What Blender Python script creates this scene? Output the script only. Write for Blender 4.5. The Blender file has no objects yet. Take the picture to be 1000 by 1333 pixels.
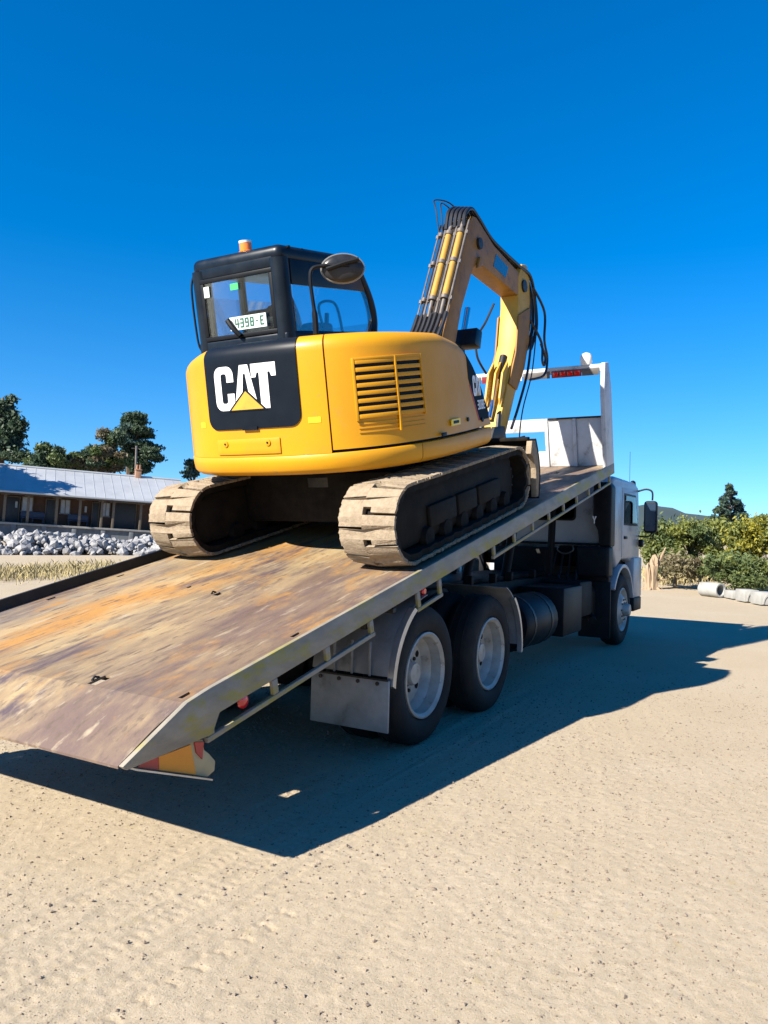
import bpy, bmesh, math, random
import numpy as np
from mathutils import Vector, Matrix
R = math.radians
rng = random.Random(7); nrng = np.random.default_rng(7)
scn = bpy.context.scene
col = scn.collection

# ------------------------------------------------------------------ camera, sky, sun, exposure
# the truck points along +X, its left side is +Y; the photographer stands behind its right rear corner
CAMP = Vector((-5.005, -3.705, 1.537))
yaw, pit, roll = R(30.15), R(1.37), R(1.45)
fw = Vector((math.cos(yaw)*math.cos(pit), math.sin(yaw)*math.cos(pit), math.sin(pit)))
rt0 = Vector((math.sin(yaw), -math.cos(yaw), 0)); up0 = rt0.cross(fw)
rt = rt0*math.cos(roll) + up0*math.sin(roll); up = up0*math.cos(roll) - rt0*math.sin(roll)
cam = bpy.data.cameras.new('camera'); cam_o = bpy.data.objects.new('camera', cam); col.objects.link(cam_o)
cam_o.matrix_world = Matrix(((rt.x, up.x, -fw.x, CAMP.x), (rt.y, up.y, -fw.y, CAMP.y), (rt.z, up.z, -fw.z, CAMP.z), (0, 0, 0, 1)))
cam.sensor_fit = 'HORIZONTAL'; cam.sensor_width = 36; cam.lens = 36*1.003; cam.clip_start = .05; cam.clip_end = 6000
scn.camera = cam_o

LIGHT = Vector((1.363, -.534, -1.0)).normalized()          # the way the sunlight travels
sun_el = math.asin(-LIGHT.z); sun_az = math.atan2(-LIGHT.y, -LIGHT.x)
w = bpy.data.worlds.new('World'); scn.world = w; w.use_nodes = True
nt = w.node_tree; nt.nodes.clear()
sky = nt.nodes.new('ShaderNodeTexSky'); sky.sky_type = 'NISHITA'; sky.sun_disc = False
sky.sun_elevation = sun_el; sky.sun_rotation = math.pi/2 - sun_az
sky.altitude = 0; sky.air_density = 1.0; sky.dust_density = 0.0; sky.ozone_density = 6.0
hs = nt.nodes.new('ShaderNodeHueSaturation'); hs.inputs['Saturation'].default_value = 1.34; hs.inputs['Hue'].default_value = .503
bg = nt.nodes.new('ShaderNodeBackground'); bg.inputs['Strength'].default_value = .070
wo = nt.nodes.new('ShaderNodeOutputWorld')
wtc = nt.nodes.new('ShaderNodeTexCoord'); wmp = nt.nodes.new('ShaderNodeMapping'); wmp.inputs['Scale'].default_value = (1, 1, .85); wmp.inputs['Location'].default_value = (0, 0, .06)
nt.links.new(wtc.outputs['Generated'], wmp.inputs[0]); nt.links.new(wmp.outputs[0], sky.inputs[0])      # very clean air: no pale dust band at the horizon
nt.links.new(sky.outputs[0], hs.inputs['Color']); nt.links.new(hs.outputs[0], bg.inputs[0]); nt.links.new(bg.outputs[0], wo.inputs[0])
sl = bpy.data.lights.new('sun', 'SUN'); sl.energy = 5.0; sl.angle = R(.53); sl.color = (1, .93, .82)
so = bpy.data.objects.new('sun', sl); col.objects.link(so); so.location = (-30, 12, 22)
so.rotation_euler = LIGHT.to_track_quat('-Z', 'Y').to_euler()
scn.view_settings.view_transform = 'Standard'; scn.view_settings.look = 'None'
scn.view_settings.exposure = 1.42; scn.view_settings.gamma = 1.0
scn.view_settings.use_curve_mapping = False

# ------------------------------------------------------------------ helpers
W = {}
def link(o, parent, Mw):
    col.objects.link(o)
    if parent is not None:
        o.parent = parent; o.matrix_parent_inverse = W[parent.name].inverted()
    o.matrix_basis = Mw; W[o.name] = Mw.copy()
    return o
def tag(o, label=None, cat=None, group=None, kind=None):
    if label: o['label'] = label
    if cat: o['category'] = cat
    if group: o['group'] = group
    if kind: o['kind'] = kind
    return o
def thing(name, label, cat, loc=(0, 0, 0), group=None):
    o = bpy.data.objects.new(name, None); o.empty_display_size = .2
    link(o, None, Matrix.Translation(loc)); return tag(o, label, cat, group)
def inst(src, M, parent, name=None):
    o = bpy.data.objects.new(name or src.name.split('.')[0], src.data); return link(o, parent, M)

class MB:
    def __init__(s, M=None): s.v = []; s.f = []; s.M = M
    def add(s, vs, fs):
        b = len(s.v); s.v += [tuple(p) for p in vs]; s.f += [tuple(i+b for i in f) for f in fs]; return s
    def box(s, x0, x1, y0, y1, z0, z1):
        return s.add([(x0,y0,z0),(x1,y0,z0),(x1,y1,z0),(x0,y1,z0),(x0,y0,z1),(x1,y0,z1),(x1,y1,z1),(x0,y1,z1)],
                     [(0,3,2,1),(4,5,6,7),(0,1,5,4),(1,2,6,5),(2,3,7,6),(3,0,4,7)])
    def prism(s, poly, lo, hi, plane='xz'):
        n = len(poly)
        m = {'xz': lambda p, t: (p[0], t, p[1]), 'xy': lambda p, t: (p[0], p[1], t), 'yz': lambda p, t: (t, p[0], p[1])}[plane]
        return s.add([m(p, lo) for p in poly]+[m(p, hi) for p in poly],
                     [tuple(range(n)), tuple(range(2*n-1, n-1, -1))]+[(i, (i+1) % n, n+(i+1) % n, n+i) for i in range(n)])
    def tube(s, pts, r, seg=8, caps=True):
        pts = [Vector(p) for p in pts]; n = len(pts)
        rs = r if isinstance(r, (list, tuple)) else [r]*n
        t = (pts[1]-pts[0]).normalized(); a = t.orthogonal().normalized(); vs = []
        for i, p in enumerate(pts):
            t2 = (pts[min(i+1, n-1)]-pts[max(i-1, 0)]).normalized()
            a = (a-t2*a.dot(t2)).normalized(); b = t2.cross(a)
            for k in range(seg):
                th = 2*math.pi*k/seg; vs.append(p+(a*math.cos(th)+b*math.sin(th))*rs[i])
        fs = [(i*seg+k, i*seg+(k+1) % seg, (i+1)*seg+(k+1) % seg, (i+1)*seg+k) for i in range(n-1) for k in range(seg)]
        if caps: fs += [tuple(range(seg-1, -1, -1)), tuple(range((n-1)*seg, n*seg))]
        return s.add(vs, fs)
    def lathe(s, prof, c, axis, seg=32, close=False):
        c = Vector(c); ax = Vector(axis).normalized(); a = ax.orthogonal().normalized(); b = ax.cross(a); n = len(prof)
        vs = [c+ax*h+(a*math.cos(2*math.pi*k/seg)+b*math.sin(2*math.pi*k/seg))*r for r, h in prof for k in range(seg)]
        fs = [(i*seg+k, i*seg+(k+1) % seg, ((i+1) % n)*seg+(k+1) % seg, ((i+1) % n)*seg+k) for i in range(n if close else n-1) for k in range(seg)]
        if not close: fs += [tuple(range(seg-1, -1, -1)), tuple(range((n-1)*seg, n*seg))]
        return s.add(vs, fs)
    def slab(s, go, gi):
        """closed curved box from an outer and an inner grid of points"""
        nu, nv = len(go), len(go[0]); N = nu*nv
        vs = [p for r_ in go for p in r_]+[p for r_ in gi for p in r_]
        fs = []
        for i in range(nu-1):
            for j in range(nv-1):
                q = (i*nv+j, (i+1)*nv+j, (i+1)*nv+j+1, i*nv+j+1); fs += [q, tuple(N+k for k in reversed(q))]
        ring = [(i, 0) for i in range(nu)]+[(nu-1, j) for j in range(1, nv)]+[(i, nv-1) for i in range(nu-2, -1, -1)]+[(0, j) for j in range(nv-2, 0, -1)]
        for k in range(len(ring)):
            a = ring[k][0]*nv+ring[k][1]; b = ring[(k+1) % len(ring)]; b = b[0]*nv+b[1]; fs.append((a, N+a, N+b, b))
        return s.add(vs, fs)
    def build(s, name, mat, parent=None, bevel=0, seg=2, ang=38, smooth=True, M=None, recalc=True):
        M = M or s.M
        vs = [M @ Vector(p) for p in s.v] if M is not None else [Vector(p) for p in s.v]
        lo = Vector([min(p[i] for p in vs) for i in range(3)]); hi = Vector([max(p[i] for p in vs) for i in range(3)]); c = (lo+hi)/2
        me = bpy.data.meshes.new(name); me.from_pydata([p-c for p in vs], [], s.f)
        if bevel or recalc:
            bm = bmesh.new(); bm.from_mesh(me)
            if recalc: bmesh.ops.recalc_face_normals(bm, faces=bm.faces)
            if bevel:
                ed = [e for e in bm.edges if len(e.link_faces) == 2 and e.calc_face_angle(0) > R(25)]
                bmesh.ops.bevel(bm, geom=ed, offset=bevel, offset_type='OFFSET', segments=seg, profile=.5, affect='EDGES', clamp_overlap=True)
            bm.to_mesh(me); bm.free()
        if smooth:
            me.shade_smooth(); me.set_sharp_from_angle(angle=R(ang))
        me.materials.append(MAT[mat] if isinstance(mat, str) else mat)
        return link(bpy.data.objects.new(name, me), parent, Matrix.Translation(c))
def bx(name, mat, parent, x0, x1, y0, y1, z0, z1, M=None, bevel=.006, seg=2):
    return MB(M).box(x0, x1, y0, y1, z0, z1).build(name, mat, parent, bevel, seg)
def tb(name, mat, parent, pts, r, M=None, seg=8):
    return MB(M).tube(pts, r, seg).build(name, mat, parent)
def smoothpath(pts, k=6):
    pts = [Vector(p) for p in pts]; out = []
    P_ = [pts[0]]+pts+[pts[-1]]
    for i in range(1, len(P_)-2):
        p0, p1, p2, p3 = P_[i-1:i+3]
        for j in range(k):
            t = j/k
            out.append(.5*((2*p1)+(p2-p0)*t+(2*p0-5*p1+4*p2-p3)*t*t+(3*p1-p0-3*p2+p3)*t**3))
    return out+[pts[-1]]

# ------------------------------------------------------------------ materials
MAT = {}
def pm(name, c1, c2=None, scale=6, rough=.5, metal=0, bump=0, bscale=None, stretch=(1, 1, 1), coat=0, c3=None, s3=1.3, lo=.35, hi=.65, t3=.56, rvar=0, spec=.5):
    m = bpy.data.materials.new(name); m.use_nodes = True; n = m.node_tree; p = n.nodes['Principled BSDF']
    p.inputs['Roughness'].default_value = rough; p.inputs['Metallic'].default_value = metal
    p.inputs['Coat Weight'].default_value = coat; p.inputs['Coat Roughness'].default_value = .12
    p.inputs['Specular IOR Level'].default_value = spec
    p.inputs['Base Color'].default_value = (*c1, 1)
    MAT[name] = m
    if c2 is None and not bump: return m
    tc = n.nodes.new('ShaderNodeTexCoord'); mp = n.nodes.new('ShaderNodeMapping'); mp.inputs['Scale'].default_value = stretch
    n.links.new(tc.outputs['Object'], mp.inputs[0])
    def noise(sc, det=6, ro=.6):
        t = n.nodes.new('ShaderNodeTexNoise'); t.inputs['Scale'].default_value = sc; t.inputs['Detail'].default_value = det; t.inputs['Roughness'].default_value = ro
        n.links.new(mp.outputs[0], t.inputs['Vector']); return t.outputs['Fac']
    def ramp(f, a, b):
        r_ = n.nodes.new('ShaderNodeMapRange'); r_.inputs['From Min'].default_value = a; r_.inputs['From Max'].default_value = b; n.links.new(f, r_.inputs[0]); return r_.outputs[0]
    def mix(f, a, b):
        x = n.nodes.new('ShaderNodeMix'); x.data_type = 'RGBA'; n.links.new(f, x.inputs[0])
        for s_, k in ((a, 6), (b, 7)):
            if isinstance(s_, tuple): x.inputs[k].default_value = (*s_, 1)
            else: n.links.new(s_, x.inputs[k])
        return x.outputs[2]
    if c2 is not None:
        f1 = noise(scale); c = mix(ramp(f1, lo, hi), c1, c2)
        if c3 is not None: c = mix(ramp(noise(s3, 8, .7), t3, t3+.12), c, c3)
        n.links.new(c, p.inputs['Base Color'])
        if rvar:
            mr = n.nodes.new('ShaderNodeMapRange'); mr.inputs['From Min'].default_value = .3; mr.inputs['From Max'].default_value = .7
            mr.inputs['To Min'].default_value = max(.05, rough-rvar); mr.inputs['To Max'].default_value = min(1, rough+rvar); n.links.new(f1, mr.inputs[0]); n.links.new(mr.outputs[0], p.inputs['Roughness'])
    if bump:
        b = n.nodes.new('ShaderNodeBump'); b.inputs['Strength'].default_value = min(1, bump); b.inputs['Distance'].default_value = .02*max(1, bump)
        n.links.new(noise(bscale or scale*3, 8, .65), b.inputs['Height']); n.links.new(b.outputs[0], p.inputs['Normal'])
    return m
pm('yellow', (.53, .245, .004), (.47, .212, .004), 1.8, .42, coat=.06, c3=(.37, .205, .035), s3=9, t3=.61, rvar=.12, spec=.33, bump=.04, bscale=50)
pm('yellow_boom', (.29, .135, .022), (.22, .105, .022), 5, .55, c3=(.12, .07, .035), s3=7, t3=.55, bump=.1, spec=.3)  # machine yellow taken down to brown, its shade put into the colour
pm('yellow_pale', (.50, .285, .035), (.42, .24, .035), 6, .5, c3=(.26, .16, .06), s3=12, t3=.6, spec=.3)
pm('cat_black', (.0025, .005, .010), (.004, .007, .012), 8, .42, coat=0, spec=.14)
pm('cab_paint', (.003, .007, .014), (.006, .011, .018), 7, .36, coat=.0, rvar=.06, spec=.22)
pm('dark_steel', (.007, .007, .007), (.022, .019, .015), 9, .5, .2, bump=.15)
pm('black_rubber', (.008, .008, .008), (.016, .015, .014), 14, .75, bump=.1)
pm('tyre', (.006, .006, .007), (.020, .018, .015), 5, .8, bump=.12, lo=.45, hi=.8, spec=.3)
pm('track_pad', (.29, .23, .16), (.22, .17, .115), 22, .92, bump=.5, bscale=55, c3=(.12, .098, .075), s3=30, t3=.6, spec=.15)
pm('track_dark', (.006, .0055, .005), (.016, .013, .010), 8, .85, bump=.2, spec=.15)
pm('track_frame', (.008, .007, .006), (.018, .015, .011), 5, .8, bump=.2, spec=.15)
pm('hose', (.010, .010, .012), None, rough=.45)
pm('tube_yellow', (.40, .22, .025), (.30, .17, .03), 8, .45, c3=(.14, .09, .04), s3=14, t3=.58)
pm('tube_steel', (.17, .15, .13), (.11, .09, .075), 10, .45, .4)
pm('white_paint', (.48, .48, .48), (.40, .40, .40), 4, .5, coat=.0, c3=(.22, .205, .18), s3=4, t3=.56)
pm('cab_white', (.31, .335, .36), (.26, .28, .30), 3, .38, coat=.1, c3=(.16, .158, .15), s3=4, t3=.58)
pm('rim_paint', (.40, .385, .35), (.30, .275, .235), 7, .45, .1, c3=(.11, .085, .06), s3=9, t3=.58)
pm('alloy', (0.496, 0.496, 0.496), (0.368, 0.368, 0.368), 6, .35, .75, bump=.04)
pm('guard_plate', (.27, .275, .28), (.18, .185, .19), 5, .5, .3, c3=(.12, .115, .105), s3=4, t3=.58, bump=.05)
pm('rail_paint', (.27, .24, .19), (.18, .16, .125), 5, .65, .1, c3=(.25, .215, .035), s3=2.2, t3=.50, bump=.15, stretch=(.8, 1, 2))
pm('chassis', (.003, .003, .004), (.009, .008, .008), 6, .6, bump=.1, spec=.15)
pm('plastic_black', (.004, .005, .007), (.008, .009, .011), 9, .5, spec=.16)
pm('red_reflect', (.20, .018, .018), (.14, .012, .014), 8, .4)
pm('red_lens', (.60, .01, .012), None, rough=.12, coat=.6)
pm('orange_board', (0.680, 0.240, 0.008), (0.600, 0.208, 0.008), 8, .4)
pm('red_board', (.42, .045, .03), (.34, .03, .03), 8, .45)
pm('grey_board', (.11, .10, .095), (.08, .072, .068), 8, .5)
pm('cream_paint', (0.434, 0.350, 0.189), (0.350, 0.280, 0.154), 6, .6)
pm('white_ink', (0.680, 0.680, 0.672), None, rough=.45)
pm('plate_white', (0.576, 0.624, 0.576), None, rough=.4)
pm('plate_ink', (.02, .10, .07), None, rough=.5)
pm('sticker_green', (.05, .45, .12), None, rough=.5)
pm('decal_yellow', (.80, .55, .01), None, rough=.4)
pm('amber_lens', (.85, .20, .01), None, rough=.15, coat=.6)
pm('beacon_white', (.70, .68, .62), None, rough=.3)
pm('mirror_back', (.012, .014, .017), (.03, .03, .033), 8, .3, spec=.25)
pm('mirror_rim', (.14, .135, .12), None, rough=.5)
pm('decal_black', (.004, .005, .007), None, rough=.6, spec=.08)
pm('chrome', (.75, .75, .76), None, rough=.12, metal=1)
pm('decal_dark', (.02, .035, .06), None, rough=.1, coat=.8)
pm('seat_cloth', (.012, .014, .016), (.03, .03, .03), 20, .85)
def glassmat(name, tint, refl=.10):
    m = bpy.data.materials.new(name); m.use_nodes = True; n = m.node_tree; n.nodes.clear()
    o = n.nodes.new('ShaderNodeOutputMaterial'); t = n.nodes.new('ShaderNodeBsdfTransparent'); t.inputs[0].default_value = (*tint, 1)
    g = n.nodes.new('ShaderNodeBsdfGlossy'); g.inputs['Roughness'].default_value = .03
    f = n.nodes.new('ShaderNodeFresnel'); f.inputs[0].default_value = 1.5
    a = n.nodes.new('ShaderNodeMath'); a.operation = 'MULTIPLY'; a.inputs[1].default_value = refl*4
    x = n.nodes.new('ShaderNodeMixShader'); n.links.new(f.outputs[0], a.inputs[0]); n.links.new(a.outputs[0], x.inputs[0]); n.links.new(t.outputs[0], x.inputs[1]); n.links.new(g.outputs[0], x.inputs[2]); n.links.new(x.outputs[0], o.inputs[0])
    MAT[name] = m
glassmat('glass', (.88, .96, .985)); glassmat('glass_dark', (.35, .42, .46), .25)
# weathered steel deck: streaks along the tray
def deckmat():
    m = bpy.data.materials.new('deck_steel'); m.use_nodes = True; n = m.node_tree; p = n.nodes['Principled BSDF']; MAT['deck_steel'] = m
    tc = n.nodes.new('ShaderNodeTexCoord')
    def noise(sc, st, det=8, ro=.62, w_=0.0, dist=0):
        mp = n.nodes.new('ShaderNodeMapping'); mp.inputs['Scale'].default_value = st; mp.inputs['Location'].default_value = (w_, w_*.7, 0); n.links.new(tc.outputs['Object'], mp.inputs[0])
        t = n.nodes.new('ShaderNodeTexNoise'); t.inputs['Scale'].default_value = sc; t.inputs['Detail'].default_value = det; t.inputs['Roughness'].default_value = ro; t.inputs['Distortion'].default_value = dist
        n.links.new(mp.outputs[0], t.inputs['Vector']); return t.outputs['Fac']
    def mr(f, a, b, c=0., d=1.):
        r_ = n.nodes.new('ShaderNodeMapRange'); r_.inputs['From Min'].default_value = a; r_.inputs['From Max'].default_value = b; r_.inputs['To Min'].default_value = c; r_.inputs['To Max'].default_value = d
        n.links.new(f, r_.inputs[0]); return r_.outputs[0]
    def mix(f, a, b):
        x = n.nodes.new('ShaderNodeMix'); x.data_type = 'RGBA'; n.links.new(f, x.inputs[0])
        for s_, k in ((a, 6), (b, 7)):
            if isinstance(s_, tuple): x.inputs[k].default_value = (*s_, 1)
            else: n.links.new(s_, x.inputs[k])
        return x.outputs[2]
    sep = n.nodes.new('ShaderNodeSeparateXYZ'); n.links.new(tc.outputs['Object'], sep.inputs[0])
    def math_(op, a, b):
        x = n.nodes.new('ShaderNodeMath'); x.operation = op
        for i, v in ((0, a), (1, b)):
            if isinstance(v, (int, float)): x.inputs[i].default_value = v
            else: n.links.new(v, x.inputs[i])
        return x.outputs[0]
    st = (.22, 1.6, 1.6)
    c = mix(mr(noise(2.6, (.10, 1.8, 1.8)), .36, .60), (.375, .275, .135), (.205, .145, .082))          # bare tan steel
    wob = math_('MULTIPLY', math_('SUBTRACT', noise(1.2, (.5, 1, 1), 3), .5), 1.5)
    yy = math_('ADD', sep.outputs[1], wob)
    band = math_('MULTIPLY', mr(yy, .05, .3), mr(yy, .75, .5))                       # orange rust where machines drive on
    c = mix(math_('MULTIPLY', band, mr(noise(2.6, st, w_=3), .32, .6)), c, (.36, .18, .042))
    pur = mr(yy, -.22, -.58)                                                           # purple brown mill scale along the right
    c = mix(math_('MULTIPLY', pur, mr(noise(2.0, st, w_=7), .25, .55)), c, (.125, .083, .066))
    lef = mr(yy, .62, .95)
    c = mix(math_('MULTIPLY', lef, mr(noise(2.4, st, w_=11), .42, .6)), c, (0.150, 0.128, 0.115))
    c = mix(math_('MULTIPLY', mr(noise(1.9, st, w_=17), .50, .62), mr(noise(7, (.15, 2, 2), w_=2), .3, .6)), c, (0.075, 0.052, 0.058))                  # blue-violet streaks
    c = mix(mr(noise(7, (.06, 2.2, 2), w_=23), .57, .75), c, (.34, .275, .185))           # pale scratches
    c = mix(mr(noise(9, (.022, 3, 3), w_=37), .54, .68), c, (.10, .070, .050))          # drag marks of tracks
    c = mix(math_('MULTIPLY', mr(noise(3.1, (.6, .9, 1), w_=41), .52, .64), mr(noise(16, (.12, 1, 1), w_=43), .4, .6)), c, (.30, .16, .05))          # rust patches
    c = mix(mr(noise(24, (.3, 1, 1), 4, w_=29), .68, .76), c, (0.081, 0.062, 0.050))          # grime specks
    n.links.new(c, p.inputs['Base Color'])
    n.links.new(mr(noise(6, st, w_=5), .3, .7, .5, .8), p.inputs['Roughness']); p.inputs['Metallic'].default_value = .1
    b = n.nodes.new('ShaderNodeBump'); b.inputs['Strength'].default_value = .35; b.inputs['Distance'].default_value = .01
    n.links.new(noise(14, (.4, 1.5, 1.5), 10, .7), b.inputs['Height']); n.links.new(b.outputs[0], p.inputs['Normal'])
deckmat()
# sandy yard
def groundmat():
    m = bpy.data.materials.new('sandy_gravel'); m.use_nodes = True; n = m.node_tree; p = n.nodes['Principled BSDF']; MAT['sandy_gravel'] = m
    p.inputs['Roughness'].default_value = .95; p.inputs['Specular IOR Level'].default_value = .15
    tc = n.nodes.new('ShaderNodeTexCoord')
    def noise(sc, det=8, ro=.65):
        t = n.nodes.new('ShaderNodeTexNoise'); t.inputs['Scale'].default_value = sc; t.inputs['Detail'].default_value = det; t.inputs['Roughness'].default_value = ro; n.links.new(tc.outputs['Object'], t.inputs['Vector']); return t.outputs['Fac']
    def mr(f, a, b):
        r_ = n.nodes.new('ShaderNodeMapRange'); r_.inputs['From Min'].default_value = a; r_.inputs['From Max'].default_value = b; n.links.new(f, r_.inputs[0]); return r_.outputs[0]
    def mix(f, a, b):
        x = n.nodes.new('ShaderNodeMix'); x.data_type = 'RGBA'; n.links.new(f, x.inputs[0])
        for s_, k in ((a, 6), (b, 7)):
            if isinstance(s_, tuple): x.inputs[k].default_value = (*s_, 1)
            else: n.links.new(s_, x.inputs[k])
        return x.outputs[2]
    c = mix(mr(noise(.9), .35, .65), (.392, .325, .236), (.360, .297, .212))
    c = mix(mr(noise(.35), .5, .7), c, (.41, .35, .27))
    c = mix(mr(noise(40, 4), .35, .7), c, (.335, .27, .18))
    c = mix(mr(noise(120, 3), .60, .70), c, (.16, .125, .09))
    c = mix(mr(noise(7, 6), .62, .75), c, (.335, .27, .155))
    n.links.new(c, p.inputs['Base Color'])
    b = n.nodes.new('ShaderNodeBump'); b.inputs['Strength'].default_value = .5; b.inputs['Distance'].default_value = .008
    ad = n.nodes.new('ShaderNodeMath'); ad.operation = 'ADD'; n.links.new(noise(110, 6, .75), ad.inputs[0]); n.links.new(noise(38, 5), ad.inputs[1])
    n.links.new(ad.outputs[0], b.inputs['Height']); n.links.new(b.outputs[0], p.inputs['Normal'])
groundmat()
pm('stone', (.27, .215, .16), (.13, .10, .078), 9, .95, bump=.2, spec=.2)
pm('ballast', (0.286, 0.280, 0.273), (0.195, 0.195, 0.202), 3, .9, bump=.3, bscale=12)
pm('concrete', (.30, .295, .27), (.24, .235, .215), 4, .85, bump=.1, c3=(.17, .165, .15), s3=3, t3=.6)
pm('roof_metal', (0.384, 0.397, 0.409), (0.322, 0.335, 0.347), .6, .45, .15)
pm('brick_wall', (.085, .045, .030), (.065, .035, .024), 6, .9, bump=.1)
pm('timber_dark', (.05, .04, .035), (.03, .025, .022), 6, .7)
pm('timber_post', (.12, .095, .065), (.085, .065, .045), 6, .7)
pm('door_dark', (.015, .018, .025), None, rough=.5)
pm('bench_blue', (.02, .035, .08), None, rough=.5)
pm('notice', (0.360, 0.396, 0.432), (0.288, 0.324, 0.372), 3, .5)
pm('platform', (.12, .13, .14), (.07, .08, .09), 1.5, .8)
pm('platform_edge', (0.240, 0.234, 0.222), (0.180, 0.174, 0.168), 2, .8)
pm('chimney_brick', (0.336, 0.176, 0.104), (0.256, 0.136, 0.080), 6, .9)
pm('bark', (.10, .075, .055), (.06, .045, .035), 6, .9, bump=.3)
pm('dead_wood', (0.325, 0.240, 0.156), (0.221, 0.150, 0.091), 5, .9, bump=.5, stretch=(3, 3, .6))
pm('grass_dry', (0.322, 0.260, 0.124), (0.248, 0.205, 0.099), 2, .9)
pm('hill', (.030, .050, .050), (.022, .040, .045), .02, 1)  # dark green with distance haze put into the colour as a blue cast
def leafmat(name, c1, c2, sc=.8):
    m = pm(name, c1, c2, sc, .6, lo=.35, hi=.65); p = m.node_tree.nodes['Principled BSDF']
    p.inputs['Subsurface Weight'].default_value = 0; p.inputs['Transmission Weight'].default_value = 0
    n = m.node_tree; tr = n.nodes.new('ShaderNodeBsdfTranslucent'); mx = n.nodes.new('ShaderNodeMixShader'); mx.inputs[0].default_value = .3
    tr.inputs[0].default_value = (*[min(1, v*1.3) for v in c1], 1); out = n.nodes['Material Output']
    n.links.new(p.outputs[0], mx.inputs[1]); n.links.new(tr.outputs[0], mx.inputs[2]); n.links.new(mx.outputs[0], out.inputs[0])
leafmat('leaf_dark', (.035, .065, .035), (.055, .085, .040))
leafmat('leaf_mid', (.075, .110, .035), (.110, .135, .040))
leafmat('leaf_blue', (.040, .080, .065), (.060, .100, .075))
leafmat('leaf_brown', (.13, .10, .055), (.09, .085, .045))
leafmat('leaf_olive', (.17, .185, .035), (.125, .148, .035))
leafmat('leaf_yellow', (.29, .255, .022), (.21, .20, .028))
leafmat('leaf_dry', (.22, .18, .10), (.15, .14, .07))

# ------------------------------------------------------------------ ground, hill
def vnoise(x, y, f, seed):
    g = np.random.default_rng(seed).random((257, 257)); x = x*f+1000.3; y = y*f+1000.7
    xi = np.floor(x).astype(int); yi = np.floor(y).astype(int); tx = x-xi; ty = y-yi
    tx = tx*tx*(3-2*tx); ty = ty*ty*(3-2*ty); xi %= 256; yi %= 256
    return (g[xi, yi]*(1-tx)+g[xi+1, yi]*tx)*(1-ty)+(g[xi, yi+1]*(1-tx)+g[xi+1, yi+1]*tx)*ty-.5
def axis(lo, hi, st, far):
    a = list(np.arange(lo, hi+1e-6, st)); s = st
    r_ = [a[-1]]; 
    while r_[-1] < far: s = min(s*1.17, 300); r_.append(r_[-1]+s)
    s = st; l = [a[0]]
    while l[-1] > -far: s = min(s*1.17, 300); l.append(l[-1]-s)
    return np.array(l[:0:-1]+a+r_[1:])
gx = axis(-4.0, 2.6, .0125, 2600); gy = axis(-4.8, 1.2, .0125, 2600)
def gheight(X, Y):
    d = np.hypot(X+4, Y+2); near = np.clip(1-d/14, 0, 1)
    z = .016*vnoise(X, Y, .5, 1)+.004*vnoise(X, Y, 2.4, 2)+near*(.0025*vnoise(X, Y, 8, 3)+.0045*vnoise(X, Y, 30, 4))
    for y0, wd, dp, sd in ((-1.22, .07, .005, 5), (-1.42, .05, .004, 6), (-1.00, .04, .004, 8), (-2.2, .06, .002, 9), (-.6, .05, .003, 10), (-1.62, .03, .004, 13), (-1.34, .025, .004, 14)):
        yc = y0+.10*vnoise(X, X*0, .5, sd)+.015*X
        t = (Y-yc)/wd; lug = .75+.5*(np.sin((X+.5*np.abs(t)*wd)*2*math.pi/.052) > .2)
        z += -dp*np.exp(-t**4)*near*lug*(.4+1.2*np.clip(vnoise(X, Y, 1.2, sd+20)+.5, 0, 1)) + .5*dp*np.exp(-((np.abs(t)-1.35)/.3)**2)*near
    for y0, k1, k2, wd, sd in ((-3.30, .16, .020, .05, 31), (-3.05, .16, .020, .05, 32), (-2.25, .05, .030, .045, 33), (-2.02, .05, .030, .045, 34), (-4.1, .30, .012, .06, 35), (-.25, -.10, .03, .05, 36)):
        t = (Y-(y0+k1*(X+3)+k2*(X+3)**2))/wd; lug = .5+.5*(np.sin((X+.4*t*wd)*2*math.pi/.05) > 0)
        z += near*(.0009*np.exp(-((np.abs(t)-1.4)/.35)**2)-.0014*np.exp(-t**4)*lug)
    # a ladder of tread blocks pressed into the sand
    yc = -1.81-.05*(X+3.0); t = (Y-yc); ph = ((X+.6*np.abs(t))/.118) % 1
    on = (X > -3.7) & (X < -2.45)
    z += np.where(on & (t > -.035) & (t < .05) & (ph < .15), -.007, 0)+np.where(on & (t > .036) & (t <= .054) & (ph >= .17) & (ph < .8), -.006, 0)
    # the bank under the scrub on the far right, and a gentle rise behind
    z += .35*np.clip((X-19.5+.5*(Y+2))/8, 0, 1)**1.3*np.clip((6-Y)/4, 0, 1)
    return z
X, Y = np.meshgrid(gx, gy, indexing='ij'); Z = gheight(X, Y); nx, ny = X.shape
me = bpy.data.meshes.new('ground'); vs = np.stack([X, Y, Z], -1).reshape(-1, 3)
ii = (np.arange(nx-1)[:, None]*ny+np.arange(ny-1)[None, :]).reshape(-1)
fs = np.stack([ii, ii+ny, ii+ny+1, ii+1], -1)
me.vertices.add(len(vs)); me.vertices.foreach_set('co', vs.ravel().astype(np.float32))
me.loops.add(fs.size); me.loops.foreach_set('vertex_index', fs.ravel().astype(np.int32))
me.polygons.add(len(fs)); me.polygons.foreach_set('loop_start', np.arange(0, fs.size, 4, dtype=np.int32)); me.update(calc_edges=True); me.validate()
me.shade_smooth(); me.materials.append(MAT['sandy_gravel'])
tag(link(bpy.data.objects.new('ground', me), None, Matrix()), 'pale sandy gravel yard with wheel marks', kind='structure')

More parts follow.
